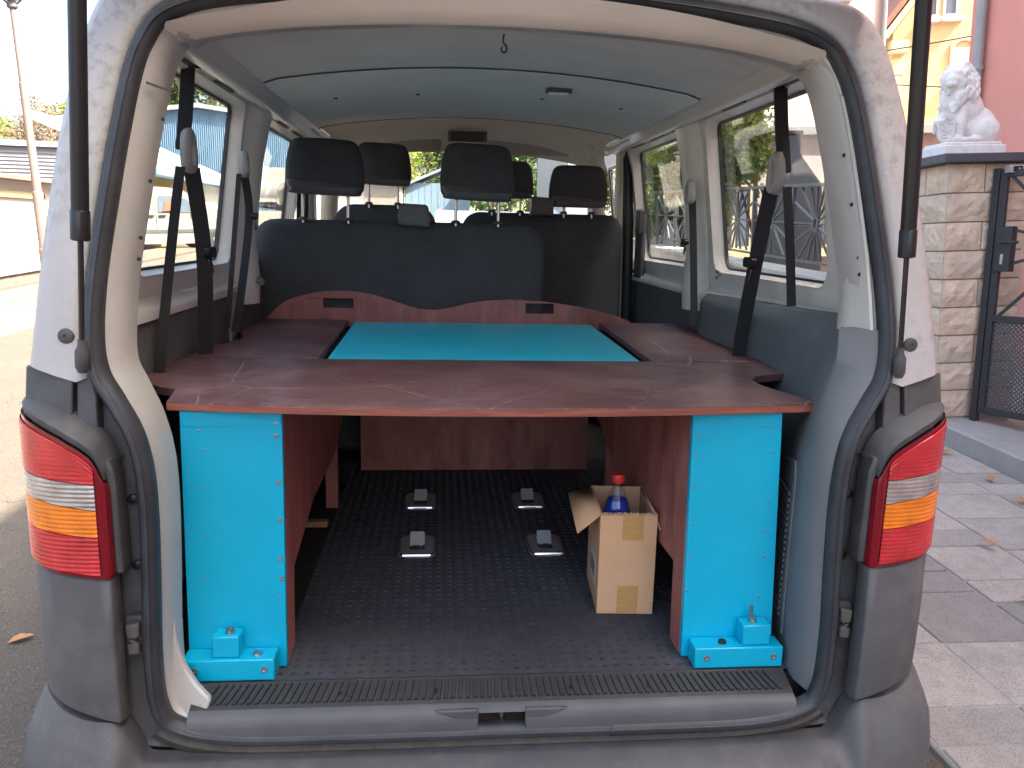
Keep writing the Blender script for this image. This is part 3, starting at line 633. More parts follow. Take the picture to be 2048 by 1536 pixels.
# corner panels and tail lamps share one plan curve
CP = [(.772, .040), (.771, .004), (.779, -.008), (.82, -.007), (.865, .002), (.905, .022), (.937, .058), (.955, .105), (.963, .17), (.965, .30)]
cp = [Vector((p[0], p[1])) for p in catmull([(a, b, 0) for a, b in CP], 5)]
def lens_top(x):
    P = [(.770, 1.035), (.778, 1.062), (.788, 1.088), (.81, 1.106), (.85, 1.130), (.90, 1.152), (.94, 1.164), (.97, 1.168)]
    for (a, b), (c, d) in zip(P, P[1:]):
        if a <= x <= c: return b+(d-b)*(x-a)/(c-a)
    return P[0][1] if x < .78 else P[-1][1]
def lin(zi, zo_): return lambda x: zi+(zo_-zi)*min(1, max(0, (x-.775)/.14))
b_bot = lin(.847, .862); b1 = lin(.932, .945); b2 = lin(.986, 1.005); b3 = lin(1.038, 1.052)
for sx_ in (-1, 1):
    # lower corner panel in grey plastic
    mb = MB(); bot = lin(.530, .572)
    mb.loft([[Vector((sx_*p.x, p.y+dy, (bot(p.x)-.03*max(0, (p.x-.95)/.015))*(1-t)+(b_bot(p.x)-.004)*t)) for p in cp] for t, dy in ((0, .02), (.015, .004), (.06, 0), (.3, -.003), (.6, -.004), (.985, 0), (1., .006))], False)
    mb.build('corner_panel', m_bump, van, smooth=50)
    tl = empty('tail_lamp', (0, 0, 0), parent=van)
    # dark red body
    def sheet(za, zb, sel, off, ribs, name, mt, nz=40, rpitch=.0088):
        mb = MB(); P = [p for p in cp if sel[0] <= p.x <= sel[1] and p.y < (.012 if p.x < .80 else 9)]
        nn = []
        for i in range(len(P)):
            a, b = P[max(i-1, 0)], P[min(i+1, len(P)-1)]; t = (b-a).normalized(); nn.append(Vector((t.y, -t.x)))
        rows_ = []
        for k in range(nz+1):
            t = k/nz; row = []
            for p, n2 in zip(P, nn):
                z = za(p.x)*(1-t)+zb(p.x)*t
                d = off+(ribs*abs(math.sin(math.pi*z/rpitch)) if 0 < k < nz else -.0012)
                q = p+n2*d; row.append(Vector((sx_*q.x, q.y, z)))
            rows_.append(row)
        mb.loft(rows_, False); return mb.build(name, mt, tl, smooth=30)
    sheet(lambda x: b_bot(x), lens_top, (.77, .966), .004, 0, 'lens_body', m_drk_lens, 20)
    rr0 = lambda x: b_bot(x)+.008; rr1 = lambda x: b1(x)-.0006
    S0 = (.7795, .962)
    sheet(rr0, rr1, S0, .0065, .0016, 'brake_lens', m_red_lens, 60)
    sheet(lambda x: b1(x)+.0006, lambda x: b2(x)-.0006, S0, .0065, .0016, 'indicator_lens', m_amb_lens, 40)
    sheet(lambda x: b2(x)+.0006, lambda x: b3(x)-.0006, S0, .0065, .0016, 'reversing_lens', m_clr_lens, 40)
    sheet(lambda x: b3(x)+.0006, lambda x: lens_top(x)-.010, S0, .0065, .0016, 'tail_lens', m_red_lens, 60)
    # dark shelf above the lamp and upright trim
    mb = MB(); P = [p for p in cp if p.x > .7715]
    mb.loft([[Vector((sx_*p.x, p.y+.004, lens_top(p.x)+.002)) for p in P], [Vector((sx_*p.x, p.y+.001, lens_top(p.x)+.016)) for p in P], [Vector((sx_*(p.x-.004), p.y+.016, lens_top(p.x)+.026)) for p in P], [Vector((sx_*(p.x*.93+.04), p.y+.055, lens_top(p.x)+.034)) for p in P]], False)
    mb.build('lamp_shelf', m_trim, van, smooth=50)
    mb = MB(); mb.prism([[(.838, 1.14), (.938, 1.16), (.938, 1.250), (.838, 1.252)]], lambda u, v, w_: Vector((sx_*(u+.0), yt(v)-.002+max(0, u-.90)*.8+w_, v)), .03); mb.build('corner_cap', m_trim, van, bevel=.004)
    mb = MB(); mb.prism([[(.792, 1.13), (.833, 1.13), (.833, 1.243), (.806, 1.238), (.795, 1.20)]], lambda u, v, w_: Vector((sx_*u, yt(v)+.004+w_, v)), .03); mb.build('corner_cap', m_trim, van, bevel=.005)
    mb = MB(); mb.prism([[(.752, .85), (.768, .85), (.769, 1.03), (.778, 1.075), (.766, 1.085), (.756, 1.05)]], lambda u, v, w_: Vector((sx_*u, .008+w_, v)), .05); mb.build('lamp_surround', m_trim, van, bevel=.005)
    # buffers, rubber plug, bolt heads
    bf = empty('door_buffer', (sx_*.752, .055, .700), parent=van)
    mb = MB(); mb.prism([rrect(.034, .085, .008)], lambda u, v, w_: Vector((u, -w_, v)), .010); mb.build('buffer_plate', m_trim, bf, bevel=.003)
    mb = MB(); mb.prism([[(-.013, .030), (.013, .034), (.013, .004), (0, -.004), (.012, -.012), (.012, -.034), (-.011, -.036), (-.012, -.012), (-.004, .0), (-.013, .006)]], lambda u, v, w_: Vector((-u*sx_, -.010-w_, v)), .018); mb.build('buffer_block', mat('worn_buffer_rubber', (.10, .095, .085), .7, var=.25, vs=40), bf, bevel=.004)
    for z in (.985, .845): MB().lathe([(.010, 0), (.010, .004), (.006, .006)], (sx_*.747, .066, z), 10, 'y', M=Matrix.Scale(-1, 4, (0, 1, 0))).build('trim_bolt', m_blackp, van)
    MB().lathe([(.0150, 0), (.0145, .004), (.012, .0055), (.0035, .0060), (.002, .0035)], (sx_*.850, .070, 1.311), 20, 'y', M=Matrix.Scale(-1, 4, (0, 1, 0))).build('rubber_plug', m_trim, van)
    # gas strut
    st = empty('gas_strut', (0, 0, 0), parent=van)
    b_ = Vector((sx_*.808, .030, 1.258)); t_ = Vector((sx_*.728, -.03, 2.13)); d_ = (t_-b_)
    MB().tube([b_+d_*.03, b_+d_*.30], .0052, 10).build('strut_rod', mat('dark_strut_rod', (.05, .045, .045), .3, .6), st)
    MB().tube([b_+d_*.27, b_+d_*.272, b_+d_*.33, b_+d_*.332], [.0145, .0168, .0168, .0155], 16).build('strut_collar', m_blackp, st, smooth=40)
    MB().tube([b_+d_*.332, b_+d_*1.], .0150, 16).build('strut_cylinder', m_blackp, st, smooth=60)
    MB().tube([b_+d_*-.012, b_+d_*.0, b_+d_*.035, b_+d_*.045, b_+d_*.06], [.008, .0125, .0125, .008, .0075], 10).build('strut_socket', m_trim, st)
    MB().lathe([(.012, -.004), (.008, .0), (.006, .02), (.006, .03)], (b_.x, .055, 1.262), 10, 'y', M=Matrix.Scale(-1, 4, (0, 1, 0))).build('ball_stud', m_steel, st)

# open tailgate overhead
tg = empty('tailgate', (0, .30, 2.075), parent=van, rot=(R(-13), 0, 0))
TG = [(-.80, -.02), (-.83, -.25), (-.87, -.62), (-.90, -1.0), (-.89, -1.34), (-.80, -1.42), (.80, -1.42), (.89, -1.34), (.90, -1.0), (.87, -.62), (.83, -.25), (.80, -.02)]
mb = MB(); mb.prism([TG, rrect4(-.68, .68, -.72, -.12, .06, 4)], lambda u, v, w_: Vector((u, v, .0+w_-.03*(abs(u)/.8)**4)), .05); mb.build('tailgate_panel', m_ext, tg, bevel=.015, seg=3)
mb = MB(); mb.prism([rrect4(-.70, .70, -.74, -.10, .06, 4)], lambda u, v, w_: Vector((u, v, .035+w_)), .005); mb.build('tailgate_window', m_pane, tg)
mb = MB(); mb.prism([rrect4(-.76, .76, -1.32, -.78, .06, 4)], lambda u, v, w_: Vector((u, v, -.006-w_)), .012); mb  .build('tailgate_lining', m_greyp, tg, bevel=.004)
for sx_ in (-1, 1):
    mb = MB(); mb.box(sx_*.45-.03, sx_*.45+.03, -.06, .09, -.012, .02); mb.build('tailgate_hinge', m_white, tg, bevel=.006)

# ---- side linings inside
mb = MB(); mb.loft([[Vector((x, y, z)) for x, z in ((-.855, .55), (-.865, .8), (-.868, 1.1), (-.862, 1.285), (-.852, 1.285), (-.845, .55))] for y in (.17, .8, 1.4, 2.5)], True, True, True); mb.build('side_lining', m_dpanel, van, bevel=.003)
mb = MB(); mb.tube([(-.856, .42, 1.298), (-.853, .9, 1.302), (-.853, 1.5, 1.304), (-.856, 2.0, 1.30)], .0085, 8); mb.build('lining_edge_strip', m_greyp, van)
MB().box(-.87, -.845, .395, .425, 1.275, 1.31).build('edge_strip_cap', m_trim, van, bevel=.004)
MB().box(-.86, -.84, 1.25, 1.34, .56, 1.30).build('lining_post', m_greyp, van, bevel=.005)
# fill between the left frame and the lining
MB().box(-.86, -.715, .125, .19, .52, 1.10).build('rear_corner_lining', m_dpanel, van)
mb = MB(); mb.loft([[Vector((x, y, z)) for x, z in ((.84, .55), (.855, .8), (.862, 1.1), (.858, 1.295), (.868, 1.295), (.875, .55))] for y in (1.30, 1.9, 2.55)], True, True, True); mb.build('side_lining', m_dpanel, van, bevel=.003)
# right: moulded grey trim from the opening forward
def trim_section(y, prof): return [Vector((x, y, z)) for x, z in prof]
mb = MB()
secs = [(None, [(.706, .520), (.708, .62), (.702, .80), (.697, .95), (.700, 1.06), (.722, 1.14), (.754, 1.20), (.782, 1.255), (.792, 1.335)]),
        (.046, [(.694, .524), (.692, .62), (.686, .80), (.680, .95), (.683, 1.06), (.702, 1.14), (.732, 1.20), (.757, 1.255), (.770, 1.338)]),
        (.084, [(.672, .535), (.670, .63), (.665, .80), (.662, .95), (.664, 1.06), (.678, 1.15), (.698, 1.212), (.713, 1.262), (.722, 1.338)]),
        (.130, [(.668, .545), (.668, .63), (.665, .80), (.664, .95), (.668, 1.06), (.686, 1.16), (.706, 1.225), (.721, 1.275), (.735, 1.335)]),
        (.30, [(.690, .548), (.694, .63), (.700, .80), (.704, .95), (.714, 1.06), (.748, 1.16), (.775, 1.23), (.793, 1.285), (.815, 1.335)]),
        (.45, [(.73, .548), (.735, .63), (.74, .80), (.745, .95), (.755, 1.06), (.785, 1.16), (.803, 1.23), (.816, 1.29), (.835, 1.335)]),
        (.70, [(.80, .548), (.80, .63), (.80, .80), (.80, .95), (.805, 1.06), (.812, 1.16), (.815, 1.23), (.818, 1.29), (.842, 1.328)]),
        (1.36, [(.82, .548), (.82, .63), (.82, .80), (.82, .95), (.82, 1.06), (.82, 1.16), (.82, 1.23), (.822, 1.285), (.846, 1.315)])]
secs2 = []
for y, pr in secs: secs2.append([Vector((p[0], (y if y else .012)+max(0, yt(p[1])-.035)*(1 if (y or 0) < .12 else .3), p[1])) for p in catmull([(a, b, 0) for a, b in pr], 4)])
secs2[0] = [Vector((p.x, yt(p.z)+.006, p.z)) for p in secs2[0]]
def cover_y(x, z):
    d = .011 if x > .770 else (.011+(.770-x)/.018*.047 if x > .752 else .058+(.752-x)/.006*.02)
    return yt(z)+min(d, .09)
for q in range(4):
    secs2[q] = [Vector((p.x, min(p.y, cover_y(p.x, p.z)-.005*min(1, (p.z-1.2)/.06)), p.z)) if p.z > 1.2 else p for p in secs2[q]]
mb.loft(secs2, False); mb.build('moulded_side_trim', m_grey, van, smooth=60)
mb = MB(); mb.loft([[v for v in (q+Vector((dx, 0, dz)) for q in [s_[-1]])]+[s_[-1]+Vector((.06, 0, .004))] for s_ in secs2 for dx, dz in ((0, 0),)], False); mb.build('side_trim_ledge', m_grey, van, smooth=60)
# pocket door with air slots on the trim
ven = empty('vent_panel', (0, 0, 0), parent=van)
tx = lambda y: .664+(y-.13)*.228
MB().prism([[(.150, .610), (.150, .995), (.165, 1.03), (.27, 1.01), (.30, .96), (.30, .645), (.28, .610)]], lambda u, v, w_: Vector((tx(u)+.003-w_, u, v)), .008).build('vent_plate', m_grey, ven, bevel=.003)
MB().prism([[(.172, .640), (.172, .955), (.185, .965), (.275, .955), (.285, .94), (.285, .655), (.275, .640)]], lambda u, v, w_: Vector((tx(u)-.0055-w_, u, v)), .001).build('vent_recess', m_trim, ven, smooth=0)
for k in range(21):
    z = .648+k*.0148
    MB().prism([[(.174, 0), (.283, 0), (.283, .0075), (.174, .0075)]], lambda u, v, w_: Vector((tx(u)-.0066-w_, u, z+v)), .004).build('vent_slat', m_grey, ven, smooth=0)
# white cover on the right rear pillar
pc = empty('pillar_cover', (0, 0, 0), parent=van)
mb = MB(); rows_ = []
for z, xa, xb in ((1.328, .778, .748), (1.40, .777, .756), (1.50, .772, .757), (1.60, .762, .751), (1.70, .750, .741), (1.78, .738, .729), (1.83, .729, .720)):
    y = yt(z); rows_.append([Vector((xa, y+.010, z)), Vector((xa-.006, y+.012, z)), Vector((xb+.004, y+.058, z)), Vector((xb, y+.075, z)), Vector((xb+.004, y+.12, z)), Vector((xb+.06, y+.20, z))])
mb.loft(rows_, False); mb.build('cover_shell', m_frame2, pc, smooth=40)
mb = MB(); rows_ = []
for z, xa, xb in ((1.834, .728, .719), (1.88, .714, .700), (1.915, .690, .664), (1.938, .645, .612), (1.95, .58, .54)):
    y = yt(z); rows_.append([Vector((xa, y+.012, z)), Vector((xa-.006, y+.014, z-.002)), Vector((xb+.004, y+.060, z-.006)), Vector((xb, y+.077, z-.01)), Vector((xb+.004, y+.12, z-.012)), Vector((xb+.05, y+.20, z-.012))])
mb.loft(rows_, False); mb.build('cover_shell', m_frame2, pc, smooth=40)
for z, x in ((1.705, .7350), (1.60, .7490), (1.487, .7635), (1.452, .7645)):
    MB().lathe([(.0042, 0), (.0042, .002)], (x, yt(z)+(.036 if z < 1.5 else .031), z), 8, 'y', M=Matrix.Scale(-1, 4, (0, 1, 0))).build('cover_hole', m_blackp, pc)
# left pillar: seam strip and screw holes
for z, x in ((1.735, -.701), (1.61, -.722), (1.497, -.737), (1.455, -.739)):
    MB().lathe([(.0042, 0), (.0042, .002)], (x, yt(z)+.050, z), 8, 'y', M=Matrix.Scale(-1, 4, (0, 1, 0))).build('pillar_hole', m_blackp, van)
mb = MB(); mb.bar((-.722, yt(1.80)+.010, 1.802), (-.690, yt(1.80)+.05, 1.793), .003, .004); mb.build('pillar_seam', m_trim, van)
for (x, y, z) in ((.80, 1.15, 1.40), (-.80, 1.49, 1.33)):
    mb = MB(); mb.tube(catmull([(x, y, z), (x-.01*(1 if x > 0 else -1), y-.02, z+.01), (x, y-.04, z), (x-.01*(1 if x > 0 else -1), y-.02, z-.012), (x, y, z-.018)], 4), .003, 6); mb.build('lashing_hook', m_steel, van)

# ---- seat belts
def belt(sd, top, ring, wide, thin, tongue, group_small=False):
    b = empty('seat_belt', (0, 0, 0), parent=van)
    sc_ = .75 if group_small else 1.
    if top: 
        ribbon([top, Vector(top).lerp(Vector(ring), .5)+Vector((0, -.005, 0)), Vector(ring)+Vector((0, -.02, .01))], (.95, -.2*sd, 0), .034, .008).build('belt_sleeve', m_belt, b)
        MB().tube([Vector(top)+Vector((0, 0, -.05)), Vector(top)+Vector((0, 0, .0))], [.028, .022], 10).build('sleeve_cap', m_blackp, b)
    mb = MB(); path = []
    c = Vector(ring)
    ol = [Vector((0, .034*sc_*math.cos(a), .056*sc_*math.sin(a)-.008*math.cos(2*a))) for a in [i*math.pi/10 for i in range(20)]]
    ringm = [[c+Vector((sd*-.012+dx, p.y*s_, p.z*s_)) for p in ol] for s_, dx in ((.55, -.010), (.62, -.016), (.95, -.016), (1.05, -.004), (1.05, .006), (.9, .012), (.6, .010), (.55, -.010))]
    mb.loft(ringm, True); mb.build('belt_guide', m_greyp, b, smooth=60)
    ribbon(wide, [(.9, -.30*sd, 0), (.95, -.20*sd, 0), (.85, -.5*sd, 0)], (.041 if not group_small else .026)).build('belt_webbing', m_belt, b)
    if thin: ribbon(thin, (.95, -.15*sd, .0), (.024 if not group_small else .016)).build('belt_webbing', m_belt, b)
    if tongue:
        tp = Vector(tongue); mb = MB()
        mb.prism([rrect(.068*sc_, .030*sc_, .012)], lambda u, v, w_: tp+Vector((sd*-.010-w_*sd, u, v)), .016); mb.build('tongue_grip', m_blackp, b, bevel=.003)
        mb = MB(); M_ = Matrix.Rotation(R(25)*1, 4, 'X')
        mb.prism([rrect(.026*sc_, .05*sc_, .005), rrect(.012*sc_, .022*sc_, .002, 4, 0, -.006)], lambda u, v, w_: tp+Vector((sd*-.016-w_*sd, 0, 0))+(M_ @ Vector((0, u-.012, v-.035*sc_))), .003); mb.build('tongue_plate', m_chrome, b)
belt(-1, (-.795, .765, 1.975), (-.80, .705, 1.705), [(-.79, .72, 1.67), (-.785, .775, 1.45), (-.80, .80, 1.20), (-.81, .80, 1.0)], [(-.805, .675, 1.67), (-.81, .60, 1.50), (-.82, .51, 1.25), (-.83, .50, 1.15)], (-.788, .782, 1.450))
belt(1, (.785, .715, 1.972), (.79, .665, 1.690), [(.78, .70, 1.66), (.775, .755, 1.46), (.78, .84, 1.20), (.79, .86, 1.1)], [(.795, .63, 1.66), (.80, .59, 1.50), (.805, .56, 1.345)], (.778, .765, 1.452))
belt(-1, None, (-.80, 1.30, 1.715), [(-.79, 1.30, 1.69), (-.79, 1.345, 1.55), (-.80, 1.21, 1.27), (-.81, 1.17, 1.18)], [(-.80, 1.27, 1.69), (-.81, 1.15, 1.35), (-.82, 1.12, 1.2)], (-.79, 1.35, 1.555), True)
belt(1, None, (.79, 1.435, 1.672), [(.785, 1.43, 1.65), (.79, 1.39, 1.45), (.79, 1.33, 1.2)], None, (.785, 1.43, 1.50), True)

# ---- seats
def headrest(par, cx, y0, z0, w_, h_, posts, tilt=0., zc=1.55):
    hr = empty('headrest', (0, 0, 0), parent=par)
    ol = [(-.5, .10), (-.46, .0), (-.40, -.03), (.40, -.03), (.46, .0), (.5, .10), (.505, .35), (.485, .62), (.44, .88), (.36, .985), (.18, 1.01), (-.18, 1.01), (-.36, .985), (-.44, .88), (-.485, .62), (-.505, .35)]
    out = [Vector((p[0], p[1])) for p in catmull([(cx+a*w_, z0+(b+tilt*a)*h_, 0) for a, b in ol], 3, True)]
    pillow(out, y0, .105, .034, lean=.10, zref=z0).build('headrest_cover', m_cloth, hr, smooth=60)
    ol2 = [(-.47, .20), (-.44, .0), (-.38, -.055), (.38, -.055), (.44, .0), (.47, .10), (.30, .13), (.05, .185), (-.2, .215)]
    out = [Vector((p[0], p[1])) for p in catmull([(cx+a*w_, z0+(b+tilt*a)*h_, 0) for a, b in ol2], 3, True)]
    pillow(out, y0-.006, .110, .02, lean=.10, zref=z0).build('headrest_base', m_vinyl, hr, smooth=60)
    for s_ in (-1, 1):
        x = cx+s_*posts/2
        MB().tube([(x, y0+.055, z0+.03), (x, y0+.05, zc-.02)], .0065, 10).build('headrest_post', m_chrome, hr, smooth=60)
        MB().lathe([(.020, 0), (.019, .006), (.012, .012)], (x, y0+.05, zc), 12).build('post_collar', m_trim, hr)
    return hr
bench = empty('rear_bench_seat', (0, 0, 0), parent=van)
def cornered(x0, x1, z0, z1, r): return [Vector((p[0], p[1])) for p in rrect4(x0, x1, z0, z1, r, 6)]
pillow(cornered(-.895, .295, .75, 1.552, .095), 1.80, .16, .035, lean=.06, zref=1.2).build('backrest', m_cloth, bench, smooth=60)
pillow(cornered(-.88, .28, .78, .98, .05), 1.95, .5, .05).build('seat_cushion', m_cloth, bench, smooth=60)
mb = MB(); mb.box(-.88, .28, 1.95, 2.35, .55, .80); mb.build('seat_base', m_trim, bench, bevel=.02)
headrest(bench, -.600, 1.79, 1.662, .305, .205, .18, -.045); headrest(bench, .012, 1.79, 1.655, .300, .210, .175, -.05)
hb = pillow([Vector(p) for p in ((-.305, 1.537), (-.180, 1.530), (-.178, 1.56), (-.188, 1.612), (-.196, 1.620), (-.292, 1.624), (-.300, 1.615), (-.309, 1.57))], 1.785, .09, .010); hb.build('centre_belt_housing', m_vinyl, bench, smooth=50)
drv = empty('front_driver_seat', (0, 0, 0), parent=van)
pillow(cornered(-.66, -.16, .75, 1.635, .10), 2.47, .15, .035, lean=.08, zref=1.2).build('backrest', m_cloth, drv, smooth=60)
pillow(cornered(-.66, -.16, .78, .98, .05), 2.62, .5, .05).build('seat_cushion', m_cloth, drv, smooth=60)
headrest(drv, -.415, 2.47, 1.738, .265, .185, .14, -.06, 1.635)
pas = empty('front_passenger_bench', (0, 0, 0), parent=van)
pillow(cornered(-.03, .775, .72, 1.612, .085), 2.47, .15, .035, lean=.08, zref=1.2).build('backrest', m_cloth, pas, smooth=60)
pillow(cornered(-.02, .76, .78, .98, .05), 2.62, .5, .05).build('seat_cushion', m_cloth, pas, smooth=60)
headrest(pas, .185, 2.47, 1.69, .26, .168, .14, 0, 1.612); headrest(pas, .540, 2.45, 1.655, .285, .190, .14, 0, 1.612)
pillow([Vector(p) for p in ((.300, 1.60), (.412, 1.60), (.412, 1.685), (.305, 1.690))], 2.44, .08, .008).build('centre_belt_housing', m_vinyl, pas, smooth=50)
# sliding-door furniture on the right
mb = MB(); mb.box(.845, .868, 2.40, 2.54, 1.30, 1.62); mb.build('door_card', m_dpanel, van, bevel=.01)
mb = MB(); mb.box(.815, .85, 2.36, 2.43, 1.52, 1.64); mb.build('door_handle_box', m_trim, van, bevel=.012, seg=3)

# ================================================================== PLYWOOD BED UNIT
bed = empty('plywood_bed_platform', (0, .2, .55), 'red-brown and turquoise plywood bed platform filling the van load bay', 'bed platform')
def bb(mb, name, mt, **k):
    mb.v = [(x, y-.2, z-.55) for x, y, z in mb.v]; return mb.build(name, mt, bed, **k)
ZT = 1.162; TH = .019
arc = [(-.704+1.405*i/16, .165-.055*(1-((i-8)/8)**2)) for i in range(17)]
front = arc+[(.712, .215), (.700, .262), (.676, .33), (.664, .40), (.672, .46), (.700, .505), (.76, .535), (.838, .560), (.858, .66), (.862, .736),
             (-.845, .736), (-.862, .65), (-.855, .50), (-.838, .425), (-.800, .352), (-.765, .320), (-.727, .300), (-.716, .235)]
fn = lambda z: (lambda u, v, w_: Vector((u, v, z+w_)))
bb(MB().prism([front], fn(ZT-TH), TH), 'front_top_board', m_wood, bevel=.0018)
bb(MB().prism([[(a, b-.0012) for a, b in arc]+[(a, b+.004) for a, b in reversed(arc)]], fn(ZT-TH+.0015), TH-.004), 'front_edge_band', m_edge, smooth=0)
bb(MB().prism([[(-.842, .748), (-.478, .748), (-.500, 1.70), (-.84, 1.70), (-.84, 1.32), (-.815, 1.28), (-.78, 1.15), (-.80, 1.02), (-.835, .95)], [(-.735+.026*math.cos(a), 1.62+.012*math.sin(a)) for a in [i*math.pi/6 for i in range(12)]]], fn(ZT-TH+.001), TH), 'side_top_board', m_wood, bevel=.0018)
bb(MB().prism([[(.478, .748), (.855, .748), (.845, 1.30), (.83, 1.72), (.512, 1.70)], [(.765+.028*math.cos(a), 1.60+.012*math.sin(a)) for a in [i*math.pi/6 for i in range(12)]]], fn(ZT-TH+.001), TH), 'side_top_board', m_wood, bevel=.0018)
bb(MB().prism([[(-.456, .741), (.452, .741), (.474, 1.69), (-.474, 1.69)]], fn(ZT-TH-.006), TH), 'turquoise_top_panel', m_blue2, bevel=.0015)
bb(MB().box(-.85, .85, .80, 1.68, ZT-TH-.045, ZT-TH-.026), 'panel_support', m_wood2)
for x in (-.483, .483): bb(MB().bar((x-(.012 if x < 0 else -.012), .745, ZT-TH-.015), (x*1.045, 1.69, ZT-TH-.015), .03, .018), 'panel_rail', mat('painted_shadow_gap_rail', (.035, .018, .016), .7), bevel=.001)  # near-black colour paints the shade in the gap beside the panel
BB = [(-.838, 1.150), (-.805, 1.185), (-.777, 1.212), (-.740, 1.235), (-.697, 1.250), (-.618, 1.268), (-.519, 1.275), (-.42, 1.265), (-.32, 1.236), (-.239, 1.211), (-.166, 1.203), (-.097, 1.213), (.005, 1.237), (.107, 1.248), (.231, 1.246), (.377, 1.232), (.525, 1.203), (.60, 1.183), (.648, 1.165)]
top = [(p[0], p[1]) for p in catmull([(a, b, 0) for a, b in BB], 3)]
bb(MB().prism([[(-.838, 1.0)]+top+[(.655, 1.0)], rrect4(-.603, -.484, 1.206, 1.244, .003, 2), rrect4(.211, .328, 1.193, 1.235, .003, 2)], lambda u, v, w_: Vector((u, 1.735+w_, v)), .016), 'curved_back_board', m_wood2, bevel=.0015)
bb(MB().box(-.455, .475, 1.66, 1.675, .552, ZT-TH-.046), 'rear_panel', m_wood2, bevel=.001)
# front uprights in turquoise
for xa, xb, xc, xd in ((-.679, -.469, -.688, -.476), (.424, .628, .433, .650)):
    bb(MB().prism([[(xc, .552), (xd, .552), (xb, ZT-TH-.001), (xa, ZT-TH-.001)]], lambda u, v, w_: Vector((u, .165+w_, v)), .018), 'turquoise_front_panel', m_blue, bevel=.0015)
    bb(MB().prism([[(xa+.002, ZT-TH-.034), (xb-.002, ZT-TH-.034), (xb-.002, ZT-TH-.002), (xa+.002, ZT-TH-.002)]], lambda u, v, w_: Vector((u, .1635+w_, v)), .004), 'turquoise_top_batten', m_blue, bevel=.001)
m_scr = mat('screw_head', (.30, .34, .36), .35, .7)
def screw(x, y, z, r=.0045):
    sc = MB().lathe([(r, 0), (r, .0012), (r*.55, .0016), (r*.3, .0004)], (0, 0, 0), 10, 'y', M=Matrix.Scale(-1, 4, (0, 1, 0))).build('screw', m_scr, bed); sc.location = (x, y-.2, z-.55)
rs = random.Random(5)
for z in (1.115, 1.088, .985, .90, .81, .765, .72): screw(-.482+rs.uniform(-.004, .002), .1648, z, .0055 if z > .75 else .003)
for z in (1.10, 1.06, .975, .865, .765): screw(-.640+rs.uniform(-.006, .006), .1648, z, .0028)
for z in (1.09, 1.04, .97, .88, .80, .72): screw(.440+rs.uniform(-.004, .002), .1648, z, .003)
for z in (1.11, 1.05, .93, .865, .80, .70): screw(.612+rs.uniform(-.004, .002), .1648, z, .003)
# foot blocks with bolts
for x0, x1, ux0, ux1, bx in ((-.688, -.492, -.624, -.567, -.590), (.447, .655, .560, .625, .588)):
    bb(MB().box(x0, x1, .110, .163, .552, .602), 'foot_block', m_blue, bevel=.003)
    bb(MB().box(ux0, ux1, .118, .162, .603, .652), 'bolt_block', m_blue, bevel=.003)
    mb = MB(); mb.lathe([(.011, 0), (.011, .003), (.008, .0035), (.008, .011), (.004, .012)], (bx, .14, .6525), 10)
    if x0 > 0: mb.tube([(bx-.004, .14, .66), (bx-.006, .138, .692)], .0045, 8)
    bb(mb, 'bolt', m_steel, smooth=30)
    for xs_ in (x0+.028, x1-.022): screw(xs_, .1095, .578, .0075)
bb(MB().lathe([(.011, 0), (.010, .004), (.004, .005)], (-.532, .135, .6022), 12), 'bolt', m_steel)
bb(MB().lathe([(.010, 0), (.009, .006), (.004, .007), (.003, .003)], (.518, .135, .6022), 12), 'bolt', m_blackp)
# inner side boards with cut-outs
bb(MB().prism([[(.184, .552), (.27, .552), (.29, .74), (.60, .80), (1.02, .80), (1.22, .86), (1.66, .90), (1.66, ZT-TH-.046), (.184, ZT-TH-.001)]], lambda u, v, w_: Vector((-.476-w_, u, v)), .015), 'inner_side_board', m_wood2, bevel=.001)
bb(MB().prism([[(.184, .552), (.255, .552), (.265, .75), (.44, .745), (.95, .78), (1.20, .86), (1.66, .90), (1.66, ZT-TH-.046), (.184, ZT-TH-.001)]], lambda u, v, w_: Vector((.431+w_, u, v)), .015), 'inner_side_board', m_wood2, bevel=.001)
for x in (-.52, .47):
    bb(MB().box(x-.012, x+.03, 1.20, 1.23, .552, .90), 'timber_leg', m_wood2, bevel=.002)
bb(MB().box(-.60, -.50, 1.0, 1.03, .56, .58), 'timber_foot', m_raww, bevel=.002)
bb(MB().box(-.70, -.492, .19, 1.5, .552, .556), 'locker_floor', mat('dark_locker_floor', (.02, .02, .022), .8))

# ================================================================== CARDBOARD BOX AND BOTTLE
box = empty('cardboard_box', (.355, .50, .5515), 'small open brown cardboard box with tape holding a blue bottle', 'box', rot=(0, 0, R(-4)))
BW, BD, BH, T = .146, .235, .272, .004
MB().box(-BW/2, BW/2, -BD/2, -BD/2+T, 0, BH).build('front_wall', m_card, box, bevel=.001)
MB().box(-BW/2, BW/2, BD/2-T, BD/2, 0, BH).build('back_wall', m_cardin, box, bevel=.001)
MB().box(-BW/2, -BW/2+T, -BD/2+T, BD/2-T, 0, BH).build('side_wall', m_card, box, bevel=.001)
MB().box(BW/2-T, BW/2, -BD/2+T, BD/2-T, 0, BH).build('side_wall', m_cardin, box, bevel=.001)
MB().box(-BW/2+T, BW/2-T, -BD/2+T, BD/2-T, .001, T).build('bottom', m_cardin, box)
mb = MB(); mb.add([(-BW/2+T, -BD/2+.01, BH), (-BW/2+T, BD/2-.02, BH), (-BW/2-.066, BD/2-.03, BH-.012), (-BW/2-.058, -BD/2+.012, BH-.055)], [(0, 1, 2, 3)])
fl = mb.build('flap', m_card, box); so = fl.modifiers.new('s', 'SOLIDIFY'); so.thickness = .004
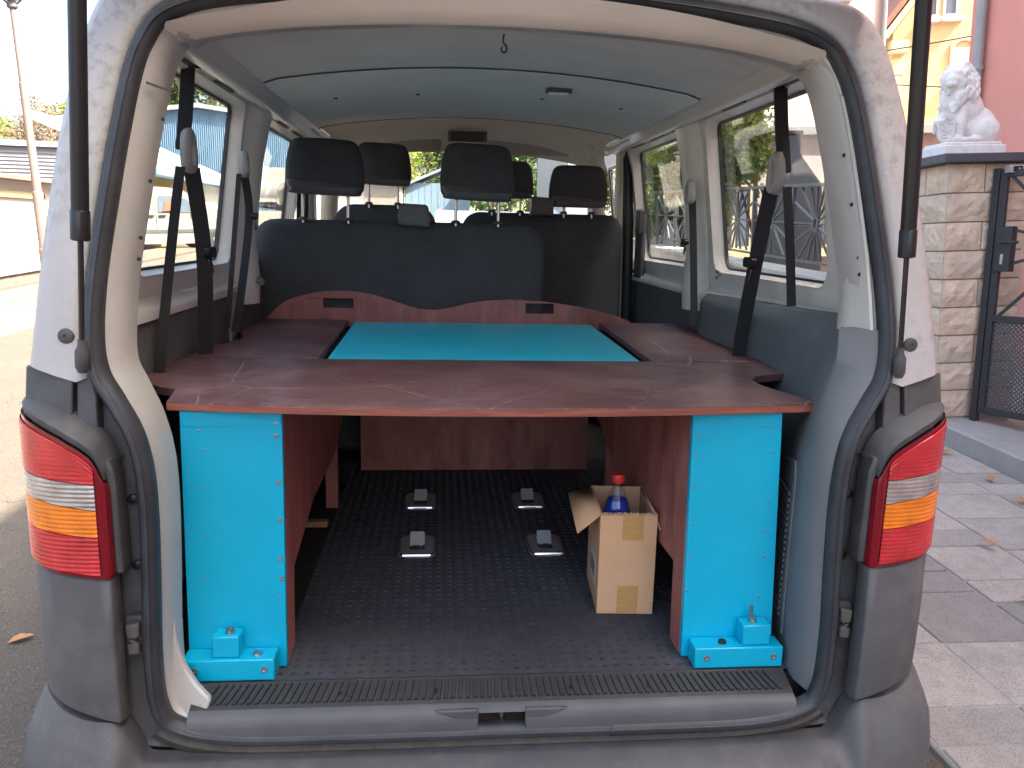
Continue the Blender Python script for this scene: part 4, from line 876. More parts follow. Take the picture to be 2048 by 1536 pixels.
mb = MB(); mb.add([(BW/2-T, -BD/2+.01, BH), (BW/2-T, BD/2-.02, BH), (BW/2+.022, BD/2-.02, BH-.055), (BW/2+.020, -BD/2+.012, BH-.062)], [(0, 1, 2, 3)])
fl = mb.build('flap', m_card, box); so = fl.modifiers.new('s', 'SOLIDIFY'); so.thickness = .004
# torn corrugated top edge of the front wall
mb = MB(); rs = random.Random(2)
for i in range(44):
    x = -BW/2+.004+i*(BW-.008)/43; mb.bar((x, -BD/2-.0005, BH-.001), (x+rs.uniform(-.001, .001), -BD/2-.0005-rs.uniform(0, .004), BH+.003+rs.uniform(0, .004)), .0022, .004)
mb.build('torn_edge', m_cardin, box, smooth=0)
MB().box(-.016, .038, -BD/2-.0008, -BD/2, BH-.068, BH-.004).build('tape', m_tape, box, smooth=0)
MB().box(-.022, .032, -BD/2-.0008, -BD/2, 0.002, .078).build('tape', m_tape, box, smooth=0)
lb = MB().box(-BW/2-.0008, -BW/2, -.06, .05, .05, .13).build('label', mat('white_paper_label', (.62, .62, .62), .6, var=.03), box, smooth=0)
for k in range(5): MB().box(-BW/2-.0014, -BW/2-.0009, -.045+k*.018, -.038+k*.018, .07, .11).build('label_print', m_blackp, lb, smooth=0)
bot = empty('bottle', (.335, .475, .556), 'clear plastic bottle of blue liquid with red cap, standing in the cardboard box', 'bottle')
prof = [(.0, 0), (.040, 0), (.044, .006), (.044, .13), (.0435, .205), (.040, .235), (.031, .270), (.021, .297), (.0148, .312), (.0135, .330)]
MB().lathe(prof, (0, 0, 0), 24).build('bottle_shell', m_pet, bot, smooth=60)
MB().lathe([(.0, .002), (.038, .002), (.042, .008), (.042, .13), (.0415, .205), (.038, .233), (.030, .266), (.0255, .279), (0, .2795)], (0, 0, 0), 24).build('blue_liquid', m_liq, bot, smooth=60)
MB().lathe([(.0165, .316), (.0172, .318), (.0165, .320)], (0, 0, 0), 20).build('neck_ring', m_pet, bot, smooth=60)
mb = MB(); rings = []
for r_, h in ((.0165, .325), (.0168, .326), (.0168, .344), (.0150, .3475)):
    rings.append([Vector(((r_+(.0005 if k % 2 else 0))*math.cos(k*math.pi/24), (r_+(.0005 if k % 2 else 0))*math.sin(k*math.pi/24), h)) for k in range(48)])
mb.loft(rings, True, True, True); mb.build('cap', m_cap, bot, smooth=30)
#PART2
# ================================================================== RIGHT-HAND SIDE OF THE STREET
rng = random.Random(11)
m_stone = [mat('split_sandstone_%d' % i, c, .9, var=.18, vs=9, bump=.6, bs=45, spec=.2) for i, c in enumerate([(.64, .50, .375), (.60, .48, .37), (.66, .52, .385), (.56, .445, .345)])]
for s_ in m_stone: layer(s_, (.62, .42, .25), 6, .62, .12, amt=.5)
m_mort = mat('grey_mortar', (.33, .32, .30), .95, var=.1, vs=30, bump=.3, bs=150)
m_slate = mat('dark_slate_cap', (.070, .076, .088), .6, var=.15, vs=8, bump=.1, bs=60)
m_iron = mat('anthracite_ironwork', (.030, .032, .036), .5, var=.15, vs=20)
m_zinc = mat('galvanised_fence_steel', (.115, .125, .135), .40, .35, var=.1, vs=20)
def rough_block(x0, x1, y0, y1, z0, z1, faces, seed, amp=.014):
    """stone block; the listed faces are rock-faced ('-x','-y','+x')"""
    mb = MB(); rn = random.Random(seed)
    mb.box(x0, x1, y0, y1, z0, z1)
    for fc in faces:
        nu, nv = 7, 5; rows_ = []
        for j in range(nv+1):
            row = []
            for i in range(nu+1):
                a, b = i/nu, j/nv; e = min(a, 1-a, .5)*nu; e2 = min(b, 1-b)*nv
                k = 0 if (i in (0, nu) or j in (0, nv)) else (.55 if (i in (1, nu-1) or j in (1, nv-1)) else 1)
                d = k*amp*(1.1+rn.uniform(-.6, .6)); z = z0+(z1-z0)*b+(.0 if not k else rn.uniform(-.006, .006))
                if fc == '-x': row.append((x0-.0015-d, y0+(y1-y0)*a, z))
                elif fc == '+x': row.append((x1+.0015+d, y0+(y1-y0)*a, z))
                else: row.append((x0+(x1-x0)*a, y0-.0015-d, z))
            rows_.append(row)
        mb.loft(rows_, False)
    return mb
def stone_wall(root, L_, D_, H, course, faces_x=True, len0=.33, axis='y', parent_mat=None):
    pass
# gate pillar
PB = (3.47, 3.90, .245)
PR = (-.03, LEAN, 0)
pil = empty('gate_pillar', PB, 'square gate pillar of rough tan sandstone blocks beside the iron gate', 'pillar', rot=PR)
W, D, ch, nc = .60, .62, .2005, 9
MB().box(.012, W-.012, .012, D-.012, -.1, ch*nc).build('mortar_core', m_mort, pil)
for c in range(nc):
    z0, z1 = c*ch+.005, (c+1)*ch-.005
    sp = .30+(.03 if c % 2 else -.03)
    sy_ = .32+(.06 if c % 2 else -.06)
    rough_block(.0, sp-.004, .0, sy_-.004, z0, z1, ('-x', '-y'), c*7+1).build('stone', rng.choice(m_stone), pil, smooth=0)
    rough_block(sp+.004, W, .0, .2, z0, z1, ('-y',), c*7+2).build('stone', rng.choice(m_stone), pil, smooth=0)
    rough_block(.0, .2, sy_+.004, D, z0, z1, ('-x',), c*7+3).build('stone', rng.choice(m_stone), pil, smooth=0)
MB().box(-.085, W+.085, -.085, D+.085, ch*nc+.002, ch*nc+.062).build('cap_slab', m_slate, pil, bevel=.006)
# small sensor box under the cap
sen = empty('sensor_box', (PB[0]+.14, PB[1]-.10, PB[2]+1.735), 'small grey sensor box with a dark lens under the pillar cap', 'sensor', rot=PR)
MB().box(.115, .255, -.01, .055, .0, .052).build('housing', m_greyp, sen, bevel=.006)
MB().box(.135, .20, -.014, -.009, .008, .044).build('sensor_window', m_blackp, sen, bevel=.003)
MB().lathe([(.009, 0), (.008, .003)], (.175, -.0145, .026), 12, 'y', M=Matrix.Scale(-1, 4, (0, 1, 0))).build('lens', m_chrome, sen)
# low stone wall and sunburst fence running up the street
lw = empty('low_street_wall', (3.50, 4.62, gz(4.6)+.16), 'low tan stone wall under the sunburst railings', 'wall', rot=(.028-.002, LEAN, 0))
MB().box(.012, .27, 0, 9.5, -.15, .80).build('mortar_core', m_mort, lw)
for c in range(4):
    y = .0; k = 0
    while y < 9.4:
        l = rng.uniform(.32, .46); rough_block(0, .12, y+.004, min(y+l, 9.5)-.004, c*.2+.004, c*.2+.196, ('-x',), c*99+k, .012).build('stone', rng.choice(m_stone), lw, smooth=0); y += l; k += 1
for k in range(8): MB().box(-.04, .32, k*1.19+.003, k*1.19+1.187, .802, .852).build('coping_slab', mat('pale_coping', (.52, .49, .43), .85, var=.1, vs=8, bump=.2, bs=80) if k == 0 else bpy.data.materials['pale_coping'], lw, bevel=.006)
fen = empty('sunburst_railing', (3.62, 4.62, gz(4.6)+1.02), 'grey metal railing with sunburst panels on the low stone wall', 'railing', rot=(.030, LEAN, 0))
PW, PHt = 1.09, .86
for k in range(8):
    y0 = k*PW+.1; cy, cz = y0+PW/2, .10+(PHt-.10)/2
    MB().box(-.02, .02, y0-.02, y0+.02, -.02, PHt-.02).build('post', m_zinc, fen, bevel=.003)
    pn = empty('panel', (0, 0, 0), parent=fen)
    MB().box(-.012, .012, y0+.021, y0+PW-.021, .08, .105).build('bottom_rail', m_zinc, pn)
    nsp = 16 if k < 5 else 12
    for j in range(nsp):
        a = 2*math.pi*j/nsp+math.pi/nsp*0; dy, dz = math.cos(a), math.sin(a)
        tx = min((PW/2-.022)/abs(dy) if abs(dy) > 1e-6 else 9, (PHt/2-.07)/abs(dz) if abs(dz) > 1e-6 else 9)
        MB().bar((0, cy+dy*.052, cz+dz*.075), (0, cy+dy*tx, cz+dz*tx), .016, .022, (1, 0, 0)).build('spoke', m_zinc, pn, smooth=0)
    mb = MB(); mb.loft([[Vector((x, cy+.052*s_*math.cos(a), cz+.075*s_*math.sin(a))) for a in [i*math.pi/9 for i in range(18)]] for s_, x in ((1.1, -.012), (1.1, .012), (.72, .012), (.72, -.012), (1.1, -.012))], True); mb.build('hub_ring', m_zinc, pn)
MB().box(-.028, .028, .05, 8*PW+.1, PHt-.018, PHt+.018).build('top_rail', m_zinc, fen, bevel=.004)

# gate, standing slightly ajar
gt = empty('iron_gate', (3.74, 3.80, .245), 'anthracite iron gate with a perforated lower panel next to the stone pillar', 'gate', rot=(-.02, LEAN, R(-68)))
GW, GH = 1.1, 1.76
MB().box(-.05, -.006, -.025, .025, -.08, GH+.02).build('hinge_post', m_iron, gt, bevel=.003)
MB().box(.0, .045, -.02, .02, .06, GH).build('stile', m_iron, gt, bevel=.003)
MB().box(GW-.045, GW, -.02, .02, .06, GH).build('stile', m_iron, gt, bevel=.003)
MB().box(.045, GW-.045, -.019, .019, GH-.045, GH).build('top_rail', m_iron, gt, bevel=.003)
MB().box(.045, GW-.045, -.019, .019, .72, .765).build('middle_rail', m_iron, gt, bevel=.003)
MB().box(.045, GW-.045, -.019, .019, .06, .105).build('bottom_rail', m_iron, gt, bevel=.003)
cx_, cz_ = GW/2, (.765+GH-.045)/2
for j in range(12):
    a = 2*math.pi*j/12+.26; dx, dz = math.cos(a), math.sin(a)
    tx = min((GW/2-.046)/abs(dx), ((GH-.045-.765)/2)/abs(dz) if abs(dz) > 1e-6 else 9)
    MB().bar((cx_+dx*.08, 0, cz_+dz*.08), (cx_+dx*tx, 0, cz_+dz*tx), .018, .018, (0, 1, 0)).build('spoke', m_iron, gt, smooth=0)
mb = MB(); mb.loft([[Vector((cx_+.085*s_*math.cos(a), y, cz_+.085*s_*math.sin(a))) for a in [i*math.pi/9 for i in range(18)]] for s_, y in ((1.1, -.012), (1.1, .012), (.8, .012), (.8, -.012), (1.1, -.012))], True); mb.build('hub_ring', m_iron, gt)
MB().box(.02, .125, -.032, .032, 1.07, 1.38).build('lock_box', m_iron, gt, bevel=.004)
mb = MB(); mb.tube([(.07, -.03, 1.27), (.07, -.07, 1.27), (.075, -.078, 1.27), (.20, -.078, 1.268)], .010, 8); mb.build('handle', m_iron, gt)
MB().box(.060, .080, -.036, -.031, 1.12, 1.19).build('key_plate', m_steel, gt, bevel=.002)
def perforated():
    M = bpy.data.materials.new('perforated_sheet'); M.use_nodes = True; n = M.node_tree.nodes; L = M.node_tree.links
    p = n['Principled BSDF']; p.inputs['Base Color'].default_value = (.075, .075, .08, 1); p.inputs['Roughness'].default_value = .5
    tcn = n.new('ShaderNodeTexCoord'); mp = n.new('ShaderNodeMapping'); mp.inputs['Scale'].default_value = (45, 45, 45); mp.inputs['Rotation'].default_value = (0, R(45), 0)
    L.new(tcn.outputs['Object'], mp.inputs[0]); sp = n.new('ShaderNodeSeparateXYZ'); L.new(mp.outputs[0], sp.inputs[0])
    def fr(o):
        a = n.new('ShaderNodeMath'); a.operation = 'FRACT'; L.new(o, a.inputs[0]); b = n.new('ShaderNodeMath'); b.operation = 'SUBTRACT'; b.inputs[1].default_value = .5; L.new(a.outputs[0], b.inputs[0])
        c = n.new('ShaderNodeMath'); c.operation = 'POWER'; c.inputs[1].default_value = 2; L.new(b.outputs[0], c.inputs[0]); return c.outputs[0]
    ad = n.new('ShaderNodeMath'); L.new(fr(sp.outputs[0]), ad.inputs[0]); L.new(fr(sp.outputs[2]), ad.inputs[1])
    lt_ = n.new('ShaderNodeMath'); lt_.operation = 'LESS_THAN'; lt_.inputs[1].default_value = .085; L.new(ad.outputs[0], lt_.inputs[0])
    tr = n.new('ShaderNodeBsdfTransparent'); mx = n.new('ShaderNodeMixShader'); L.new(lt_.outputs[0], mx.inputs[0]); L.new(p.outputs[0], mx.inputs[1]); L.new(tr.outputs[0], mx.inputs[2])
    L.new(mx.outputs[0], n['Material Output'].inputs[0]); return M
MB().box(.045, GW-.045, -.002, .002, .105, .72).build('perforated_panel', perforated(), gt, smooth=0)

# lion statue: merged sculpted volumes
m_lion = mat('white_painted_stone', (.80, .77, .75), .8, var=.06, vs=14, bump=.35, bs=60)
layer(m_lion, (.60, .57, .55), 18, .60, .1, amt=.6)
lion = empty('lion_statue', (PB[0]-.09, PB[1]+.10, PB[2]+1.868), 'white seated stone lion holding a shield on the gate pillar', 'statue', rot=(-.03, LEAN, R(0)))
def ell(c, r, rot=(0, 0, 0), n=14):
    mb = MB(); M_ = Matrix.Translation(c) @ (Matrix.Rotation(rot[2], 4, 'Z') @ Matrix.Rotation(rot[1], 4, 'Y') @ Matrix.Rotation(rot[0], 4, 'X')) @ Matrix.Diagonal((*r, 1))
    rings = []
    for j in range(1, n):
        th = math.pi*j/n; rings.append([M_ @ Vector((math.sin(th)*math.cos(2*math.pi*k/n), math.sin(th)*math.sin(2*math.pi*k/n), math.cos(th))) for k in range(n)])
    mb.loft(rings, True, True, True); return mb
def merge(parts):
    mb = MB()
    for q in parts: mb.add(q.v, q.f)
    return mb
H0 = .085
parts = []
# body faces -x; head turned to the viewer (-y)
parts += [ell((.30, .17, H0+.13), (.155, .125, .135)), ell((.22, .16, H0+.24), (.125, .115, .165), (0, R(-25), 0)), ell((.16, .16, H0+.31), (.100, .115, .125)),
          ell((.33, .08, H0+.085), (.115, .055, .10)), ell((.33, .26, H0+.085), (.115, .055, .10)),                       # haunches
          ell((.24, .06, H0+.022), (.085, .030, .024)), ell((.24, .27, H0+.022), (.085, .030, .024)),                      # hind paws
          ell((.155, .09, H0+.16), (.040, .042, .17), (0, R(6), 0)), ell((.125, .09, H0+.025), (.062, .038, .028)),        # near foreleg
          ell((.10, .22, H0+.19), (.040, .042, .13), (0, R(28), 0)), ell((.055, .18, H0+.155), (.045, .045, .035))]        # raised foreleg on the shield
parts += [ell((.125, .13, H0+.435), (.098, .088, .105)), ell((.075, .085, H0+.425), (.052, .050, .045)), ell((.060, .070, H0+.395), (.040, .036, .026)),   # head, muzzle, jaw
          ell((.062, .060, H0+.440), (.020, .022, .016)), ell((.105, .065, H0+.475), (.038, .022, .022)), ell((.07, .12, H0+.475), (.030, .028, .022))]
rl = random.Random(4)
for j in range(90):       # mane locks
    a = rl.uniform(0, 2*math.pi); t = rl.random()
    c = Vector((.155+.02*t, .155, H0+.50-.30*t)); rad = .078+.052*math.sin(min(1, t*1.4)*math.pi*.75)
    p = c+Vector((math.cos(a)*rad*.95, math.sin(a)*rad, rl.uniform(-.02, .02)))
    if p.x < .085 and p.y < .13 and p.z > H0+.36: continue
    parts.append(ell(p, (.018, .018, .042), (rl.uniform(-.5, .5), rl.uniform(-.5, .5), 0), 6))
for (x, y) in ((.115, .20), (.165, .075)): parts.append(ell((x, y, H0+.535), (.022, .016, .022)))
for s_ in range(9): parts.append(ell((.44-.012*s_, .27-.02*s_*.2, H0+.02+.002*s_), (.022, .020, .020), n=6))
lb_ = merge(parts).build('lion_body', m_lion, lion)
rm = lb_.modifiers.new('merge', 'REMESH'); rm.mode = 'VOXEL'; rm.voxel_size = .0075; rm.use_smooth_shade = True
sm = lb_.modifiers.new('soften', 'SMOOTH'); sm.iterations = 2; sm.factor = .5
MB().box(.0, .46, .02, .32, .0, .068).build('plinth', m_lion, lion, bevel=.008)
MB().box(.02, .44, .035, .305, .068, H0+.004).build('plinth', m_lion, lion, bevel=.010)
sh = empty('shield', (.045, .085, H0+.002), parent=lion, rot=(R(6), 0, R(-32)))
sho = [(-.055, .10), (-.06, .145), (-.03, .155), (0, .15), (.03, .155), (.06, .145), (.055, .10), (.057, .05), (.035, .015), (0, 0), (-.035, .015), (-.057, .05)]
sho = [(p[0], p[1]) for p in catmull([(a, b, 0) for a, b in sho], 3, True)]
MB().prism([sho], lambda u, v, w_: Vector((u, w_+.9*u*u*4, v)), .035).build('shield_plate', m_lion, sh, bevel=.006)
MB().prism([[(a*.86, .078+(b-.078)*.86) for a, b in sho], [(a*.76, .078+(b-.078)*.76) for a, b in sho]], lambda u, v, w_: Vector((u, -.004+w_+.9*u*u*4, v)), .006).build('shield_rim', m_lion, sh)
mb = MB()
for a, b in (((0, .03), (0, .125)), ((-.022, .10), (.02, .07)), ((.022, .10), (-.02, .06)), ((-.02, .04), (.02, .045))): mb.bar((a[0], -.002, a[1]), (b[0], -.002, b[1]), .008, .008)
mb.build('shield_relief', m_lion, sh, bevel=.002)

# houses
m_salmon = mat('salmon_render', (.80, .34, .27), .92, var=.05, vs=2, bump=.2, bs=120)
m_pink = mat('pale_pink_render', (.42, .34, .315), .92, var=.05, vs=1.5, bump=.15, bs=120)
m_yel = mat('weathered_yellow_render', (.44, .34, .185), .92, var=.08, vs=1.2, bump=.2, bs=60)
layer(m_yel, (.34, .24, .12), 1.4, .62, .1, amt=.7)
m_yel2 = mat('yellow_stone_trim', (.47, .38, .235), .85, var=.08, vs=3)
m_wht = mat('white_render', (.42, .40, .37), .9, var=.05, vs=1.2, bump=.1, bs=80)
m_zincg = mat('zinc_gutter', (.36, .36, .37), .5, .3, var=.1)
m_tile = mat('brown_roof_tiles', (.20, .10, .07), .9, var=.2, vs=10, stretch=(1, 8, 1))
m_cornice = mat('grey_cornice', (.20, .19, .20), .8, var=.1)
m_hglass = mat('house_window_glass', (.10, .13, .17), .08, var=.2, vs=2, coat=.6)
m_shut = mat('pale_roller_shutter', (.62, .55, .45), .7, var=.04, vs=4, stretch=(.2, .2, 20))
def window(par, fnp, w_, h_, nrm, shutter=.0, frame=m_wht, arch=None, trim=None):
    """window centred at fnp (wall point); nrm: '-x' or '-y'"""
    wn = empty('window', fnp, parent=par)
    f = (lambda u, v, w__: Vector((u, -w__, v))) if nrm == '-y' else (lambda u, v, w__: Vector((-w__, -u, v)))
    MB().prism([rrect4(-w_/2, w_/2, 0, h_, .004, 1), rrect4(-w_/2+.06, w_/2-.06, .06, h_-.06, .004, 1)], f, .035).build('frame', frame, wn)
    MB().prism([rrect4(-w_/2+.05, w_/2-.05, .05, h_-.05, .004, 1)], f, .012).build('pane', m_hglass, wn)
    if shutter: MB().prism([rrect4(-w_/2+.055, w_/2-.055, h_*(1-shutter), h_-.055, .004, 1)], f, .024).build('roller_shutter', m_shut, wn)
    MB().prism([rrect4(-w_/2-.12, w_/2+.12, -.13, -.005, .004, 1)], f, .14).build('sill', trim or frame, wn, bevel=.01)
    if trim:
        tw = .16 if w_ > .6 else .09
        a_ = [(-w_/2-tw, 0), (-w_/2-.005, 0), (-w_/2-.005, h_)]+[(w_/2*math.cos(t)*1.0, h_+.005+.16*math.sin(t)) for t in [math.pi-i*math.pi/10 for i in range(11)]]+[(w_/2+.005, h_), (w_/2+.005, 0), (w_/2+tw, 0), (w_/2+tw, h_+.02)]+[((w_/2+tw)*math.cos(t), h_+.04+(.14+tw*.75)*math.sin(t)) for t in [i*math.pi/10 for i in range(11)]]+[(-w_/2-tw, h_+.02)]
        MB().prism([a_], f, .05).build('surround', trim, wn)
    return wn
# salmon house beside the street (its long front stands along the pavement, behind and right of the viewer)
sh_ = empty('salmon_house', (5.5, 6.90, .25), 'salmon pink rendered house wall with a grey downpipe behind the lion', 'house', rot=(0, LEAN, 0))
MB().box(0, 9, -24, 0, -.5, 9.9).build('wall', m_salmon, sh_)
mb = MB(); mb.prism([[(-.35, 9.8), (4.5, 12.1), (9.35, 9.8), (9.35, 9.91), (4.5, 12.24), (-.35, 9.91)]], lambda u, v, w_: Vector((u, .35-w_, v)), 24.7); mb.build('roof', m_tile, sh_)
mb = MB(); mb.prism([[(.02, 9.85), (4.5, 12.05), (8.98, 9.85)]], lambda u, v, w_: Vector((u, -.002-w_, v)), 24); mb.build('gable', m_salmon, sh_)
MB().tube([(-.06, -.24, 0), (-.06, -.24, 3.2), (-.06, -.24, 9.75)], .05, 10).build('downpipe', m_zincg, sh_, smooth=60)
for z in (1.2, 3.0, 5.2): MB().lathe([(.058, -.02), (.062, 0), (.058, .02)], (-.06, -.24, z), 12).build('pipe_bracket', m_zincg, sh_)
MB().tube([(-.40, -24, 9.83), (-.40, .3, 9.83)], .07, 8).build('gutter', m_zincg, sh_, smooth=60)
for y in (-4, -8, -12, -16, -20):
    for z in (1.0, 4.1, 7.2): window(sh_, (-.0, y, z), 1.0, 1.4, '-x', .3)
# tall pale pink house and its low annexe
ph = empty('pale_pink_house', (5.6, 14.2, .35), 'tall pale pink rendered house behind the sunburst railing', 'house', rot=(0, LEAN, 0))
MB().box(0, 3.0, 0, 7, -.6, 9.4).build('wall', m_pink, ph)
mb = MB(); mb.prism([[(-.3, 9.35), (1.5, 10.6), (3.3, 9.35), (3.3, 9.5), (1.5, 10.75), (-.3, 9.5)]], lambda u, v, w_: Vector((u, -.3+w_, v)), 7.6); mb.build('roof', m_tile, ph)
window(ph, (.62, -.0, 3.30), .8, 1.2, '-y', .9); window(ph, (1.7, -.0, 5.6), .9, 1.3, '-y', .4)
MB().tube([(2.93, -.05, -.3), (2.93, -.05, 9.3)], .04, 8).build('downpipe', m_zincg, ph)
an = empty('flat_roofed_annexe', (4.55, 11.3, .32), 'low flat-roofed white and pink annexe with a grey cornice', 'building', rot=(0, LEAN, 0))
MB().box(0, 4.6, 0, 2.7, -.6, 2.72).build('wall', mat('annexe_render', (.33, .285, .28), .92, var=.04, vs=2), an)
MB().box(-.10, 4.70, -.12, 2.8, 2.722, 2.86).build('cornice', m_cornice, an, bevel=.01)
window(an, (1.78, -.0, .95), .55, 1.05, '-y', 0, m_yel2)
for k in range(4): MB().box(1.78-.2+k*.13, 1.78-.18+k*.13, -.06, -.045, .95, 2.0).build('window_bar', m_iron, an)
window(an, (.22, -.0, .95), .35, 1.05, '-y', 0, m_yel2)
# yellow house farther up
yh = empty('yellow_house', (10.9, 19.2, .45), 'weathered yellow house with arched windows and pale quoins beyond the annexe', 'house', rot=(0, LEAN, R(-14)))
MB().box(.62, 7, 0, 9, -.6, 6.15).build('wall', m_yel, yh)
mb = MB(); mb.prism([[(.62, 6.152), (3.8, 10.4), (7.0, 6.152)]], lambda u, v, w_: Vector((u, .0+w_, v)), 9.0); mb.build('gable', m_yel, yh)
mb = MB(); mb.prism([[(.18, 5.98), (3.8, 10.75), (7.45, 5.98), (7.45, 6.18), (3.8, 10.98), (.18, 6.18)]], lambda u, v, w_: Vector((u, -.45+w_, v)), 9.9); mb.build('roof', m_tile, yh)
mb = MB(); mb.prism([[(.40, 5.95), (3.8, 10.45), (3.8, 10.70), (.24, 5.98)]], lambda u, v, w_: Vector((u, -.40+w_, v)), .39); mb.build('eaves_board', m_yel2, yh)
MB().box(.52, .95, -.22, 0, 5.62, 5.92).build('corbel', m_yel2, yh, bevel=.03)
for k in range(14): MB().box(.59, .92 if k % 2 else .84, -.03, .3, -.6+k*.44, -.6+k*.44+.41).build('quoin', m_yel2, yh, bevel=.015)
window(yh, (2.30, 0, 4.90), .44, .80, '-y', .55, m_wht, trim=m_yel2); window(yh, (1.93, 0, 6.45), .36, .9, '-y', .0, m_wht); window(yh, (1.50, 0, 6.45), .30, .9, '-y', 0, m_wht)
window(yh, (1.72, 0, 1.9), .6, 1.3, '-y', .3, m_wht, trim=m_yel2)
MB().box(1.55, 2.7, -.25, -.002, 3.62, 3.76).build('ledge', m_yel2, yh, bevel=.03)
# overhead cables
m_cab = mat('black_cable', (.03, .03, .03), .6)
tag(MB().tube(catmull([(8.3, 13.6, 4.35), (9.6, 12.2, 4.1), (10.6, 10.9, 4.05)], 8), .012, 6).build('overhead_cable', m_cab), 'thin sagging cable hanging low across the yellow house', 'cable', 'overhead cables')
tag(MB().tube(catmull([(8.0, 13.8, 4.95), (9.3, 12.4, 5.05), (10.8, 10.6, 5.30)], 8), .012, 6).build('overhead_cable', m_cab), 'thin taut cable rising across the upper part of the yellow house', 'cable', 'overhead cables')
# garden barbecue with its hood and flue
bq = empty('garden_barbecue', (3.98, 8.05, gz(8)+.1), 'grey garden barbecue chimney with a narrow flue behind the railing', 'barbecue', rot=(0, LEAN, 0))
m_bbq = mat('grey_painted_masonry', (.135, .145, .15), .85, var=.06, vs=3, bump=.1, bs=80)
MB().box(.0, .58, 0, .5, -.2, 1.35).build('hearth', m_bbq, bq, bevel=.01)
def q4(x0, x1, y0, y1, z): return [(x0, y0, z), (x1, y0, z), (x1, y1, z), (x0, y1, z)]
mb = MB(); mb.loft([q4(.02, .56, .02, .48, 1.353), q4(.02, .56, .02, .48, 1.82), q4(.14, .32, .14, .36, 2.20), q4(.14, .32, .14, .36, 2.42)], True, True, True); mb.build('hood', m_bbq, bq, bevel=.008)
MB().box(.12, .34, .12, .38, 2.423, 2.47).build('flue_cap', m_slate, bq, bevel=.008)

# ---------------------------------------------------------------- trees
m_bark = mat('grey_brown_bark', (.11, .085, .065), .95, var=.3, vs=14, bump=.6, bs=40, stretch=(3, 3, .6))
def leafmat(name, c, c2):
    M = bpy.data.materials.new(name); M.use_nodes = True; n = M.node_tree.nodes; L = M.node_tree.links; p = n['Principled BSDF']
    tcn = n.new('ShaderNodeTexCoord'); nz = n.new('ShaderNodeTexNoise'); nz.inputs['Scale'].default_value = 2.2; nz.inputs['Detail'].default_value = 8
    L.new(tcn.outputs['Object'], nz.inputs['Vector']); rp = n.new('ShaderNodeValToRGB'); rp.color_ramp.elements[0].color = (*c, 1); rp.color_ramp.elements[1].color = (*c2, 1)
    rp.color_ramp.elements[0].position = .38; rp.color_ramp.elements[1].position = .64
    L.new(nz.outputs[0], rp.inputs[0]); L.new(rp.outputs[0], p.inputs['Base Color']); p.inputs['Roughness'].default_value = .55
    tl_ = n.new('ShaderNodeBsdfTranslucent'); L.new(rp.outputs[0], tl_.inputs[0]); mx = n.new('ShaderNodeMixShader'); mx.inputs[0].default_value = .35
    L.new(p.outputs[0], mx.inputs[1]); L.new(tl_.outputs[0], mx.inputs[2]); L.new(mx.outputs[0], n['Material Output'].inputs[0]); return M
ml_green = leafmat('yellow_green_leaves', (.10, .16, .03), (.32, .34, .05))
ml_mid = leafmat('fresh_green_leaves', (.07, .13, .03), (.20, .26, .06))
ml_dark = leafmat('mid_green_leaves', (.03, .065, .018), (.075, .12, .03))
ml_aut = leafmat('autumn_leaves', (.10, .12, .03), (.30, .15, .045))
ml_brn = leafmat('rusty_leaves', (.15, .11, .05), (.27, .17, .08))
def tree(loc, h, blobs, mt, nleaf, size, label, group, cat='tree', name='tree', seed=0, limbs=7, tr=.09):
    rn = random.Random(seed); t = env(name, loc, label, cat, group)
    mb = MB(); zc = blobs[0][0][2]
    mb.tube(catmull([(0, 0, -.2), (.03, 0, h*.25), (-.03, .03, h*.5), (0, 0, h*.78)], 4), [tr*(1.25-.9*i/12) for i in range(13)], 8)
    for k in range(limbs):
        b = blobs[k % len(blobs)]; e = Vector(b[0])+Vector((rn.uniform(-.7, .7)*b[1][0], rn.uniform(-.7, .7)*b[1][1], rn.uniform(-.3, .7)*b[1][2])); s0 = Vector((0, 0, h*rn.uniform(.28, .7)))
        mid = s0.lerp(e, .5)+Vector((0, 0, .06*h)); pth = catmull([s0, mid, e], 4); mb.tube(pth, [tr*.5*(1-.8*i/(len(pth)-1)) for i in range(len(pth))], 6)
        for q in range(3):
            e2 = e+Vector((rn.uniform(-.4, .4)*b[1][0], rn.uniform(-.4, .4)*b[1][1], rn.uniform(-.1, .5)*b[1][2])); mb.tube([mid.lerp(e, .4+.2*q), e2], [tr*.18, tr*.06], 5)
    mb.build('trunk', m_bark, t, smooth=60)
    mb = MB(); cl = []
    for b in blobs:
        for k in range(26):
            d = Vector((rn.gauss(0, 1), rn.gauss(0, 1), rn.gauss(0, 1))).normalized()*rn.random()**.45
            cl.append((Vector(b[0])+Vector((d.x*b[1][0], d.y*b[1][1], d.z*b[1][2])), rn.uniform(.16, .34)*min(b[1])))
    vs, fs = [], []
    for k in range(nleaf):
        c, r_ = rn.choice(cl); d = Vector((rn.gauss(0, 1), rn.gauss(0, 1), rn.gauss(0, 1)))*.55*r_*1.1
        p = c+d; s_ = size*rn.uniform(.6, 1.3)
        ax = Vector((rn.gauss(0, 1), rn.gauss(0, 1), rn.gauss(0, .7)-.3)).normalized(); bx_ = ax.cross(Vector((rn.gauss(0, 1), rn.gauss(0, 1), rn.gauss(0, 1)))).normalized()
        o = len(vs); vs += [p-ax*s_*.5, p+bx_*s_*.28-ax*.05*s_, p+ax*s_*.5, p-bx_*s_*.28-ax*.05*s_]; fs.append((o, o+1, o+2, o+3))
    mb.v = [tuple(v) for v in vs]; mb.f = fs
    me = bpy.data.meshes.new('crown'); me.from_pydata(mb.v, [], mb.f); me.materials.append(mt); o = bpy.data.objects.new('crown', me); COL.objects.link(o); o.parent = t
    return t
